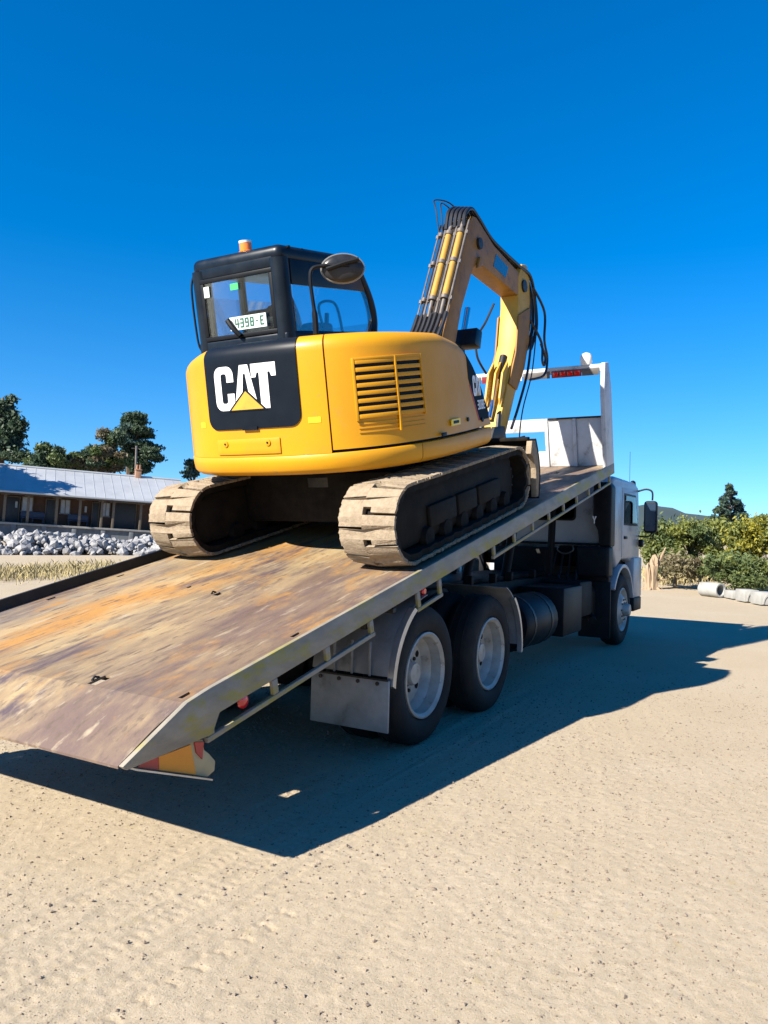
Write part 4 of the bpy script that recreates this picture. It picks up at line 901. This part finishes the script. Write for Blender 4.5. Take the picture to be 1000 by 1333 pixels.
# lower skirt in two castings
def skirt(s0, s1, nm):
    lv = [(.700, -.07), (.705, -.045), (.722, -.02), (.745, -.002), (.80, .004), (.845, .004), (.850, -.001)]
    n_ = 60; go = [[HS(s0+(s1-s0)*i/n_, n, d) for n, d in lv] for i in range(n_+1)]; gi = [[HS(s0+(s1-s0)*i/n_, n, d-.05) for n, d in lv] for i in range(n_+1)]
    return MB(DK).slab(go, gi).build(nm, 'yellow', ex, ang=50)
sk = skirt(.02, sR2-.004, 'lower_skirt'); sk2 = skirt(sR2+.004, SMAX-.02, 'lower_skirt')
MB(DK).prism([tuple(opt(s)+onrm(s)*NS_*-.055) for s in np.linspace(.02, SMAX-.02, 80)], .702, .735, 'xy').build('belly_plate', 'dark_steel', ex)
lp = shell(.02, sL-.004, .858).build('left_side_panel', 'yellow', ex, ang=50)
cw = shell(sL+.004, sR-.006, .852).build('counterweight', 'yellow', ex, ang=50)
dr = shell(sR+.006, SMAX-.01, .872, ns=70).build('engine_door', 'yellow', ex, ang=50)
# hood top (right) and dark deck behind the cab
def topcap(s0, s1, inner, nm, mt_, ns=40, dz=-.004):
    go = []; gi = []
    for i in range(ns+1):
        s = s0+(s1-s0)*i/ns; p = opt(s); T = topn(*p)+dz; e = HS(s, topn(*p)-.0001); q = Vector((*inner(p), T+.012)); go.append([Vector((e.x, e.y, T)).lerp(q, t) for t in (0, .08, .5, 1)]); gi.append([v-Vector((0, 0, .03)) for v in go[-1]])
    return MB(DK).slab(go, gi).build(nm, mt_, ex, ang=50)
topcap(sR+.006, SMAX-.01, lambda p: (max(2.46, p[0]), -.09), 'engine_hood', 'yellow', 60)
topcap(sL+.004, sR-.006, lambda p: (2.46, max(-.09, min(.86, p[1]))), 'tail_top', 'cat_black', 30)
topcap(.02, sL-.004, lambda p: (max(2.46, p[0]), .86), 'left_top', 'yellow', 30)
# black badge panel with rounded lower corners
sA, sB = s_at_l(.445), s_at_l(-.425)
rows = []
for n in [1.062+.0*k for k in (0,)]+[1.066, 1.075, 1.09, 1.11, 1.135, 1.16]+[1.16+.045*k for k in range(1, 10)]+[1.59+.1*math.sin(R(a_)) for a_ in (8, 25, 42, 58, 72, 84)]:
    e = max(0, 1-(n-1.062)/.09); ins = .09*(1-math.sqrt(max(0, 1-e*e))); flare = .05*max(0, (n-1.60)/.09)
    rows.append((n, sA+ins+.02*max(0, (n-1.2))*0+flare*0, sB-ins))
def rowpatch(rows, d0, d1, nm, mt_, parent, ns=20, bevel=0):
    go = [[HS(a+(b-a)*i/ns, n, d1) for n, a, b in rows] for i in range(ns+1)]; gi = [[HS(a+(b-a)*i/ns, n, d0) for n, a, b in rows] for i in range(ns+1)]
    return MB(DK).slab(go, gi).build(nm, mt_, parent, bevel, ang=50)
pn = rowpatch(rows, -.01, .010, 'badge_panel', 'cat_black', cw)
# lettering mapped onto the curved tail
def mapped(poly, fn, d0, d1, nm, mt_, parent, cuts=3):
    bm = bmesh.new(); vs = [bm.verts.new((x, y, 0)) for x, y in poly]; f = bm.faces.new(vs); f.normal_update(); bmesh.ops.triangulate(bm, faces=[f], ngon_method='EAR_CLIP')
    for _ in range(cuts): bmesh.ops.subdivide_edges(bm, edges=[e for e in bm.edges if e.calc_length() > .02], cuts=1, use_grid_fill=True)
    bmesh.ops.triangulate(bm, faces=bm.faces); bm.verts.index_update()
    m = MB(DK); N = len(bm.verts); top = [fn(v.co.x, v.co.y, d1) for v in bm.verts]; bot = [fn(v.co.x, v.co.y, d0) for v in bm.verts]
    fs = [tuple(v.index for v in f.verts) for f in bm.faces]; fs += [tuple(N+i for i in reversed(f)) for f in fs]
    fs += [(e.verts[0].index, e.verts[1].index, N+e.verts[1].index, N+e.verts[0].index) for e in bm.edges if len(e.link_faces) == 1]; bm.free()
    return m.add(top+bot, fs).build(nm, mt_, parent, smooth=False)
def rarc(cx, cy, r, a0, a1, n=5): return [(cx+r*math.cos(R(a0+(a1-a0)*k/n)), cy+r*math.sin(R(a0+(a1-a0)*k/n))) for k in range(n+1)]
LC = [(.60, .64)]+rarc(.40, .80, .20, 0, 90)+rarc(.20, .80, .20, 90, 180)+rarc(.20, .20, .20, 180, 270)+rarc(.40, .20, .20, 270, 360)+[(.60, .38), (.39, .38)]+rarc(.33, .22, .06, 0, -90)+rarc(.27, .22, .06, 270, 180)+rarc(.27, .78, .06, 180, 90)+rarc(.33, .78, .06, 90, 0)+[(.39, .64)]
LA = [(0, 0), (.235, 1), (.475, 1), (.71, 0), (.50, 0), (.385, .80), (.325, .80), (.21, 0)]
LT = [(.22, 0), (.22, .80), (.16, .80), (.12, .70), (.0, .70), (.0, 1), (.68, 1), (.68, .70), (.56, .70), (.52, .80), (.46, .80), (.46, 0)]
def logo(fn, parent, tri=True, d=0.0):
    for p, ox, nm in ((LC, 0, 'letter_c'), (LA, .575, 'letter_a'), (LT, 1.135, 'letter_t')): mapped([(x+ox, y) for x, y in p], fn, d+.0005, d+.003, nm, 'white_ink', parent)
    if tri:
        mapped([(.36, -.035), (.93, .47), (1.52, -.035)], fn, d+.0032, d+.0042, 'triangle_edge', 'cat_black', parent)
        mapped([(.47, .0), (.93, .41), (1.41, .0)], fn, d+.0044, d+.0062, 'triangle', 'yellow_pale', parent)
s0l = s_at_l(.335); hl = .325
logo(lambda x, y, d: HS(s0l+x*.325, 1.205+y*hl, d), cw, True, .010)
# latch under the badge, cover plate with two bolts, decals
curved(s_at_l(.09), s_at_l(-.05), 1.052, 1.078, .008, .02, 4, 2).build('badge_latch', 'cat_black', cw)
cp = curved(s_at_l(.375), s_at_l(-.235), .872, .988, .0, .010, 14, 3).build('cover_plate', 'yellow', cw, .004)
for l in (.28, -.13):
    p = HS(s_at_l(l), .955, .010); q = onrm(s_at_l(l))*NS_; MB(DK).lathe([(.024, 0), (.024, .008), (.012, .010)], p, (q[0], q[1], 0), 14).build('cover_bolt', 'yellow', cp); MB(DK).lathe([(.009, 0), (.009, .002)], p+Vector((q[0], q[1], 0))*.0102, (q[0], q[1], 0), 10).build('bolt_socket', 'cat_black', cp)
curved(s_at_l(.575), s_at_l(.515), 1.085, 1.125, .0, .003, 3, 1).build('warning_decal', 'decal_yellow', cw)
curved(s_at_l(-.475), s_at_l(-.565), 1.075, 1.115, .0, .003, 3, 1).build('warning_decal', 'decal_yellow', cw)
# grille: flat black sheet standing for the shade between slats, frame, slats in two columns, ribs below
g0, g1 = s_at_l(-.80), s_at_a(2.66); gm_ = g0+(g1-g0)*.565
gr = curved(g0, g1, 1.085, 1.475, .001, .004, 20, 3).build('grille', 'cat_black', dr)
for c0, c1 in ((g0+.006, gm_-.0085), (gm_+.0085, g1-.006)):
    for k in range(8):
        n = 1.075+.0545*k; curved(c0, c1, n, n+.030, .003, .020, 12, 2).build('grille_slat', 'yellow', dr, .003)
for a, b, n0, n1, nm in ((g0-.014, g0+.006, 1.06, 1.50, 'grille_frame'), (g1-.006, g1+.014, 1.06, 1.50, 'grille_frame'), (gm_-.008, gm_+.008, .965, 1.50, 'grille_bar')): curved(a, b, n0, n1, .0005, .024, 2, 4).build(nm, 'yellow', dr, .003)
curved(g0-.013, g1+.013, 1.484, 1.503, .0005, .022, 20, 1).build('grille_frame', 'yellow', dr, .003)
for k in range(3): curved(g0, g1, .975+.03*k, .987+.03*k, .0, .007, 20, 1).build('pressed_rib', 'yellow', dr)
bx('door_lock', 'cat_black', dr, 2.80, 2.88, -1.158, -1.146, .874, .90, DK, .003)
bx('warning_decal', 'decal_yellow', dr, 2.98, 3.14, -1.1585, -1.149, .935, .985, DK, 0); bx('warning_decal', 'cat_black', dr, 3.01, 3.11, -1.1605, -1.1588, .95, .972, DK, 0)
MB(DK).lathe([(.018, 0), (.018, .01)], (3.30, -1.148, .96), (0, -1, 0), 10).build('door_bolt', 'cat_black', dr); MB(DK).lathe([(.018, 0), (.018, .01)], (3.62, -1.14, .93), (0, -1, 0), 10).build('door_bolt', 'cat_black', dr)
# black side decal with badge and model number
b0 = s_at_a(3.46)
def side_rows(n_):
    out = []
    for k in range(n_+1):
        n = .93+.66*k/n_; af = 3.40+.17*max(0, (1.28-n)/.35); fr = float(np.interp(n, [.93, .98, 1.14, 1.30, 1.44, 1.50, 1.535, 1.6], [3.80, 3.80, 3.76, 3.66, 3.54, 3.47, 3.445, 3.445])); out.append((n, s_at_a(af), max(s_at_a(af)+.004, s_at_a(fr-.012))))
    return [r_ for r_ in out if r_[0] < 1.51]
rowpatch(side_rows(24), -.006, .004, 'side_decal', 'decal_black', dr, 6)
rowpatch([(n, a-.018, a-.002) for n, a, b in side_rows(24) if n < 1.26], -.006, .0035, 'red_stripe', 'red_board', dr, 2)
logo(lambda x, y, d: HS(s_at_a(3.48)+x*.10, 1.135+y*.17, d), dr, False, .004)
mapped([(.93-.30, -.0), (.93, .30), (.93+.30, .0)], lambda x, y, d: HS(s_at_a(3.48)+x*.10, 1.135+y*.17, d), .0072, .009, 'triangle', 'yellow_pale', dr)
# 308E model number
seven = {'3': [(0, 1, .5, .84), (0, .58, .5, .42), (0, .16, .5, 0), (.34, 1, .5, 0)], '0': [(0, 1, .5, .84), (0, .16, .5, 0), (0, 1, .16, 0), (.34, 1, .5, 0)], '8': [(0, 1, .5, .84), (0, .58, .5, .42), (0, .16, .5, 0), (0, 1, .16, 0), (.34, 1, .5, 0)],
         'E': [(0, 1, .5, .84), (0, .58, .42, .42), (0, .16, .5, 0), (0, 1, .16, 0)], '9': [(0, 1, .5, .84), (0, .58, .5, .42), (0, .16, .5, 0), (0, 1, .16, .42), (.34, 1, .5, 0)], '4': [(0, 1, .14, .36), (0, .50, .58, .36), (.32, 1, .47, 0)], '-': [(.1, .56, .4, .44)]}
def glyphs(txt, fn, parent, mt_, d, adv=.66):
    for i, ch_ in enumerate(txt):
        m = MB(DK)
        for j, (x0, y0, x1, y1) in enumerate(seven[ch_]):
            q = [(x0, y1), (x1, y1), (x1, y0), (x0, y0)]; e = j*.00015; m.add([fn(x+i*adv, y, d+.001) for x, y in q]+[fn(x+i*adv, y, d+.002+e) for x, y in q], [(4, 5, 6, 7), (0, 1, 5, 4), (1, 2, 6, 5), (2, 3, 7, 6), (3, 0, 4, 7)])
        m.build('character', mt_, parent, smooth=False)
glyphs('308E', lambda x, y, d: HS(s_at_a(3.55)+x*.066, 1.02+y*.078, d), dr, 'white_ink', .004)

# --- operator cab
cb = MB(DK)
CA0, CA1, CL0, CL1, CN0, CN1 = 2.47, 3.80, -.06, .88, 1.66, 2.42
def rbox(a0, a1, l0, l1, n0, n1, r, nm, mt_, parent, seg=4): return MB(DK).box(a0, a1, l0, l1, n0, n1).build(nm, mt_, parent, r, seg)
cabx = rbox(CA0+.02, 3.66, CL0+.01, CL1-.01, 2.29, CN1+.01, .062, 'cab_roof', 'cab_paint', ex)
rbox(CA0+.01, CA1, CL0+.005, CL1-.005, 1.66, 1.775, .03, 'cab_sill', 'cab_paint', ex)
MB(DK).prism([(2.50, .74), (3.86, .74), (3.90, 1.66), (2.50, 1.66)], .30, .87).build('cab_lower', 'cab_paint', ex, .03)
for l in (CL0+.07, CL1-.07): MB(DK).tube([(CA0+.075, l, 1.68), (CA0+.075, l, 2.33)], .075, 14).build('rear_pillar', 'cab_paint', cabx)
for l in (CL0+.045, CL1-.045): MB(DK).tube(smoothpath([(3.80, l, 1.68), (3.86, l, 1.86), (3.82, l, 2.06), (3.66, l, 2.30), (3.58, l, 2.35)]), .045, 10).build('front_pillar', 'cab_paint', cabx)
MB(DK).tube([(3.08, CL1-.04, 1.7), (3.08, CL1-.04, 2.3)], .035, 8).build('door_pillar', 'cab_paint', cabx)
bx('rear_header', 'cab_paint', cabx, CA0+.022, CA0+.07, CL0+.09, CL1-.09, 2.262, 2.36, DK, .012)
# rear window with frame
rw = MB(DK); t = .035
for a, b, c, d in ((CL0+.10, CL1-.10, 1.765, 1.80), (CL0+.10, CL1-.10, 2.225, 2.26)): bx('window_frame', 'plastic_black', cabx, CA0+.005, CA0+.04, a, b, c, d, DK, .006)
for a, b in ((CL0+.10, CL0+.135), (CL1-.135, CL1-.10)): bx('window_frame', 'plastic_black', cabx, CA0+.005, CA0+.04, a, b, 1.801, 2.224, DK, .006)
bx('rear_window', 'glass', cabx, CA0+.015, CA0+.021, CL0+.136, CL1-.136, 1.801, 2.224, DK, 0)
MB(DK).prism([(2.63, 1.775), (3.77, 1.775), (3.82, 1.86), (3.74, 2.14), (2.63, 2.14)], CL0+.02, CL0+.026).build('side_window', 'glass', cabx)
MB(DK).prism([(2.60, 2.13), (3.70, 2.13), (3.60, 2.32), (2.60, 2.32)], CL0+.005, CL0+.03).build('side_header', 'cab_paint', cabx, .004)
MB(DK).prism([(2.63, 1.775), (3.80, 1.775), (3.84, 1.86), (3.76, 2.14), (2.63, 2.14)], CL1-.026, CL1-.02).build('side_window', 'glass', cabx)
MB(DK).add([(3.80, .02, 1.74), (3.80, .82, 1.74), (3.86, .82, 1.86), (3.86, .02, 1.86), (3.64, .02, 2.33), (3.64, .82, 2.33)], [(0, 1, 2, 3), (3, 2, 5, 4)]).build('windscreen', 'glass', cabx)
MB(DK).lathe([(.055, 0), (.06, .015), (.05, .02), (.05, .07), (.046, .09), (.02, .095)], (2.60, .36, CN1), (0, 0, 1), 20).build('beacon', 'amber_lens', cabx); MB(DK).lathe([(.051, 0), (.052, .018), (.02, .02)], (2.60, .36, CN1+.078), (0, 0, 1), 20).build('beacon_cap', 'beacon_white', cabx)
# number plate, wiper, stickers and the seat seen through the glass
npl = bx('number_plate', 'plate_white', cabx, CA0-.004, CA0+.002, .13, .50, 1.825, 1.93, DK, 0)
glyphs('4398-E', lambda x, y, d: Vector((CA0-.004-d, .445-x*.077, 1.842+y*.072)), npl, 'plate_ink', 0)
MB(DK).tube(smoothpath([(CA0-.01, .40, 1.78), (CA0-.03, .45, 1.84), (CA0-.03, .50, 1.91)]), [.022]*13, 8).build('wiper', 'plastic_black', cabx)
bx('sticker', 'plate_white', cabx, CA0+.008, CA0+.013, .69, .755, 2.115, 2.20, DK, 0)
bx('sticker', 'sticker_green', cabx, CA0+.008, CA0+.013, .385, .465, 2.14, 2.19, DK, 0)
rbox(2.75, 2.88, .22, .60, 1.70, 2.0, .05, 'seat_back', 'seat_cloth', cabx); rbox(2.74, 2.84, .10, .36, 1.86, 2.02, .06, 'headrest', 'seat_cloth', cabx)
bx('cab_strut', 'plastic_black', cabx, 3.0, 3.05, .38, .45, 1.7, 2.3, DK); bx('control_console', 'seat_cloth', cabx, 3.0, 3.3, .05, .2, 1.7, 1.86, DK, .03)
for l in (.15, .65): tb('joystick', 'plastic_black', cabx, [(3.3, l, 1.7), (3.36, l, 1.95)], .02, DK)
for k in range(4): MB(DK).lathe([(.02, 0), (.02, .015)], (2.62+.2*k, -.035+.02*k, 2.405), (0, 0, 1), 8).build('roof_bolt', 'plastic_black', cabx)
tb('grab_rail', 'plastic_black', cabx, smoothpath([(2.52, .88, 1.70), (2.51, .905, 1.8), (2.51, .905, 2.2), (2.54, .875, 2.34)]), .009, DK)
tb('rear_rail', 'plastic_black', cabx, smoothpath([(3.1, .02, 1.78), (3.1, .05, 2.0), (3.35, .05, 2.02), (3.4, .03, 1.78)]), .012, DK)
# mirror on its bent stalk
mr_ = tb('mirror_stalk', 'plastic_black', ex, smoothpath([(2.34, -.41, 1.69), (2.35, -.41, 1.85), (2.35, -.40, 2.08), (2.37, -.41, 2.17), (2.42, -.47, 2.19), (2.48, -.58, 2.185), (2.52, -.64, 2.18)]), [.022]*7+[.014]*30, DK)
mc = Vector((2.53, -.575, 2.165)); md = Vector((-.80, -.55, .05)).normalized(); mu = Vector((0.05, .0, 1)); ms_ = mu.cross(md).normalized(); mu = md.cross(ms_)
def ell(rx, rz, h): return [mc+ms_*(rx*math.cos(2*math.pi*k/28))+mu*(rz*math.sin(2*math.pi*k/28))+md*h for k in range(28)]
rings = [ell(.162, .108, -.03), ell(.166, .112, -.01), ell(.163, .109, .004), ell(.155, .101, .006)]
MB(DK).add([p for r_ in rings for p in r_], [tuple(range(27, -1, -1))]+[(i*28+k, i*28+(k+1) % 28, (i+1)*28+(k+1) % 28, (i+1)*28+k) for i in range(3) for k in range(28)]+[tuple(range(84, 112))]).build('mirror_rim', 'mirror_rim', mr_)
rings = [ell(.155*math.cos(R(a_)), .101*math.cos(R(a_)), .007+.035*math.sin(R(a_))) for a_ in (0, 20, 40, 60, 80)]
MB(DK).add([p for r_ in rings for p in r_], [(i*28+k, i*28+(k+1) % 28, (i+1)*28+(k+1) % 28, (i+1)*28+k) for i in range(4) for k in range(28)]+[tuple(range(112, 140))]).build('mirror_shell', 'mirror_back', mr_)
tb('mirror_arm', 'plastic_black', mr_, [mc+md*.05+ms_*-.12+mu*-.01, mc+md*.055+ms_*.02+mu*.03, mc+md*.05+ms_*.12+mu*.05], .016, DK)

# --- boom
LBm = -.345; BW = .11          # boom centre line and half width
boom_poly = [(3.95, .90), (4.10, 1.15), (4.44, 1.74), (4.725, 2.118), (5.28, 2.87), (5.36, 2.93), (5.46, 2.92), (5.90, 2.69), (6.90, 2.38), (7.00, 2.33), (6.95, 2.22), (6.80, 2.16), (6.65, 2.17), (5.75, 2.39), (5.60, 2.43), (5.44, 2.455), (5.28, 2.40), (4.91, 1.97), (4.70, 1.62), (4.45, 1.10), (4.25, .85), (4.05, .80)]
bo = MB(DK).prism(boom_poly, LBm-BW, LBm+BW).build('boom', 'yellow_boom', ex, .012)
for sgn in (-1, 1):
    y0, y1 = sorted((LBm+sgn*(BW+.001), LBm+sgn*(BW+.03)))
    for (a, n, r_) in ((5.46, 2.66, .06), (6.78, 2.30, .075), (4.08, .98, .09)): MB(DK).lathe([(r_, 0), (r_, .028), (r_*.5, .03)], (a, LBm+sgn*(BW+.0005), n), (0, sgn, 0), 18).build('boom_pin', 'dark_steel', bo)
MB(DK).prism([(5.84, 2.46), (5.94, 2.60), (6.30, 2.48), (6.20, 2.36)], LBm-BW-.004, LBm-BW-.0005).build('boom_decal', 'decal_dark', bo)
MB(DK).prism([(5.33, 2.40), (5.42, 2.52), (5.52, 2.50), (5.44, 2.42)], LBm-BW-.03, LBm-BW-.0005).build('boom_bracket', 'yellow_boom', bo, .004)
# steel lines and their clamps on the back of the boom
dv = (Vector((5.28, 0, 2.87))-Vector((4.44, 0, 1.74))).normalized(); pv = Vector((-dv.z, 0, dv.x))
def BP(t, l, d): p = Vector((4.54, 0, 1.86))+dv*t; q = p+pv*d; return Vector((q.x, l, q.z))
for l in (-.405, -.275): 
    tb('boom_tube', 'tube_yellow', bo, [BP(.22, l, .06), BP(1.08, l, .06)], .034, DK, 12)
    tb('boom_tube_end', 'tube_steel', bo, [BP(.0, l, .055), BP(.23, l, .06)], .022, DK, 10); tb('boom_tube_end', 'tube_steel', bo, [BP(1.07, l, .06), BP(1.20, l, .06)], .022, DK, 10)
for l, r_, mt_ in ((-.462, .012, 'tube_steel'), (-.34, .014, 'tube_steel'), (-.215, .012, 'tube_steel'), (-.365, .009, 'hose'), (-.315, .009, 'hose'), (-.185, .010, 'hose'), (-.145, .009, 'tube_steel')): tb('hydraulic_line', mt_, bo, [BP(-.05, l, .05), BP(1.22, l, .05)], r_, DK, 8)
for t_ in (.22, .68, 1.06):
    cl = MB(DK).prism([(-.5, .0), (-.03, .0), (-.03, .035), (-.5, .035)], 0, 1, 'yz')
    mm = MB(DK); c_ = [BP(t_-.02, -.48, .035), BP(t_+.02, -.48, .035), BP(t_+.02, -.125, .035), BP(t_-.02, -.125, .035)]; c2 = [p+pv*.022 for p in c_]; c3 = [p+pv*.05 for p in c_]
    mm.add(c_+c2, [(0, 1, 2, 3), (4, 5, 6, 7), (0, 1, 5, 4), (1, 2, 6, 5), (2, 3, 7, 6), (3, 0, 4, 7)]).build('line_clamp', 'tube_steel', bo)
    for l in (-.405, -.275, -.18): tb('clamp_band', 'tube_steel', bo, [BP(t_-.022, l, .062), BP(t_+.022, l, .062)], (.042 if l < -.2 else .024), DK, 10)
for k, l in enumerate((-.46, -.405, -.35, -.30, -.25, -.20, -.15)):
    tb('boom_hose', 'hose', bo, smoothpath([BP(.04, l, .055), BP(-.12, l, .07), BP(-.32, l+.01, .09), BP(-.55, l+.02, .05), BP(-.8, l*.9, -.05)]), .021, DK)
for k, l in enumerate((-.42, -.37, -.32, -.27, -.22)):
    tb('boom_hose', 'hose', bo, smoothpath([BP(1.14, l, .055), BP(1.26+.02*k, l-.01, .10), Vector((5.40+.03*k, l, 3.01+.012*k)), Vector((5.60, l, 2.93)), Vector((5.92, l, 2.76)), Vector((6.30, l-.02, 2.63+.02*k)), Vector((6.72, l-.03, 2.52+.01*k)), Vector((7.02, l-.05, 2.42)), Vector((7.12+.02*k, l-.06, 2.12)), Vector((7.05, l-.08, 1.8)), Vector((6.86, l-.06, 1.55))]), .022, DK)
tb('boom_hose', 'hose', bo, smoothpath([BP(1.10, -.185, .05), BP(1.28, -.17, .12), BP(1.46, -.12, .12), Vector((5.54, -.1, 3.10)), Vector((5.54, -.2, 2.98))]), .008, DK)
tb('boom_hose', 'hose', bo, smoothpath([BP(1.12, -.145, .05), BP(1.36, -.10, .16), Vector((5.36, -.03, 3.16)), Vector((5.62, -.08, 3.16)), Vector((5.74, -.2, 3.0)), Vector((5.7, -.27, 2.9))]), .008, DK)
tb('boom_hose', 'hose', bo, smoothpath([(7.0, -.50, 2.3), (7.22, -.56, 2.0), (7.10, -.58, 1.65), (7.18, -.58, 1.42), (7.02, -.58, 1.22), (6.72, -.5, 1.18)]), .016, DK)
tb('boom_hose', 'hose', bo, smoothpath([(6.9, -.48, 1.9), (6.98, -.58, 1.62), (6.92, -.60, 1.40), (6.98, -.60, 1.34), (7.04, -.60, 1.44), (6.96, -.58, 1.60)]), .016, DK)
tb('boom_hose', 'hose', bo, smoothpath([(6.52, -.17, 2.12), (6.38, -.10, 1.9), (6.18, -.06, 1.72), (6.12, -.08, 1.5), (6.26, -.12, 1.3)]), .014, DK)
# stick ram along the top of the boom, boom ram below
sr = tb('stick_ram', 'dark_steel', ex, [(5.66, LBm, 2.84), (6.50, LBm, 2.59)], .055, DK, 16); tb('ram_rod', 'chrome', sr, [(6.49, LBm, 2.593), (6.92, LBm, 2.48)], .03, DK, 12)
for l in (LBm-.06, LBm+.06): MB(DK).prism([(5.54, 2.84), (5.62, 2.92), (5.72, 2.90), (5.74, 2.74)], l-.012, l+.012).build('ram_bracket', 'yellow_boom', bo)
br = tb('boom_ram', 'dark_steel', ex, [(4.55, LBm, .72), (5.02, LBm, 1.48)], .07, DK, 16); tb('ram_rod', 'chrome', br, [(5.01, LBm, 1.47), (5.32, LBm, 2.0)], .035, DK, 12)
MB(DK).prism([(4.98, 1.62), (5.06, 1.78), (5.20, 1.74), (5.12, 1.56)], LBm-.20, LBm+.20).build('ram_guard', 'cab_paint', br, .01)
bx('boom_foot', 'dark_steel', ex, 3.76, 4.25, LBm-.26, LBm+.26, .70, 1.12, DK, .03)
# --- stick
SW = .115
stick_poly = [(6.62, 2.40), (6.56, 2.05), (6.40, 1.62), (6.06, 1.20), (6.02, 1.10), (5.76, .78), (5.70, .62), (5.80, .56), (5.92, .62), (6.30, 1.05), (6.62, 1.30), (6.86, 1.66), (6.98, 2.10), (7.02, 2.42), (6.94, 2.56), (6.78, 2.56)]
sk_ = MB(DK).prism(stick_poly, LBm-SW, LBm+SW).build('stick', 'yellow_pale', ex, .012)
for l in (LBm-SW-.022, LBm+SW+.002): MB(DK).prism([(6.50, 1.95), (6.34, 1.52), (6.05, 1.17), (6.30, 1.08), (6.60, 1.33), (6.82, 1.66), (6.92, 2.05)], l, l+.02).build('stick_side_plate', 'yellow_boom', sk_, .004)  # stick sides in the darker yellow: their shade is painted on
bk = tb('bucket_ram', 'dark_steel', ex, [(6.28, LBm, 1.48), (6.04, LBm, 1.18)], .045, DK, 14); tb('ram_rod', 'chrome', bk, [(6.03, LBm, 1.22), (5.72, LBm, .80)], .026, DK, 12)
for l in (LBm-.085, LBm, LBm+.085): MB(DK).prism([(6.16, 1.42), (5.98, 1.30), (5.84, 1.02), (5.84, .94), (5.98, 1.08), (6.14, 1.26)], l-.012, l+.012).build('ram_bracket', 'yellow_pale', sk_, .003)
for l in (-.13, .13): MB(DK).prism([(5.66, .86), (5.74, .88), (5.62, .56), (5.54, .56)], LBm+l-.015, LBm+l+.015).build('bucket_link', 'dark_steel', ex, .004)
tb('boom_hose', 'hose', sk_, smoothpath([(6.88, LBm-.15, 1.7), (6.60, LBm-.17, 1.28), (6.2, LBm-.18, .9), (5.92, LBm-.18, .66)]), .016, DK); tb('boom_hose', 'hose', sk_, smoothpath([(6.92, LBm-.19, 1.7), (6.66, LBm-.20, 1.25), (6.25, LBm-.21, .85), (6.1, LBm-.2, .5), (6.1, LBm-.2, .2)]), .008, DK)
# --- bucket curled in behind the blade
pro = [(5.45, .60), (5.30, .52), (5.20, .38), (5.20, .22), (5.28, .08), (5.42, .02), (5.62, .015), (5.86, .03)]
W2 = .43
go = [[(a, LBm-W2, n), (a, LBm+W2, n)] for a, n in pro]; gi = [[(a+.022, LBm-W2, n+(.0 if n > .1 else .022)), (a+.022, LBm+W2, n+(.0 if n > .1 else .022))] for a, n in pro]
bu = MB(DK).slab(go, gi).build('bucket', 'dark_steel', ex, ang=50)
for l in (LBm-W2-.018, LBm+W2): MB(DK).prism(pro+[(5.72, .42), (5.62, .60)], l, l+.018).build('bucket_side', 'dark_steel', bu, .003)
for k in range(5): MB(DK).prism([(5.84, .024), (5.98, .06), (5.84, .06)], LBm-W2+.03+.19*k, LBm-W2+.10+.19*k).build('bucket_tooth', 'dark_steel', bu)
for l in (LBm-.13, LBm+.13): MB(DK).prism([(5.34, .54), (5.50, .72), (5.80, .70), (5.82, .56), (5.62, .58), (5.46, .60)], l-.02, l+.02).build('bucket_ear', 'dark_steel', bu, .004)
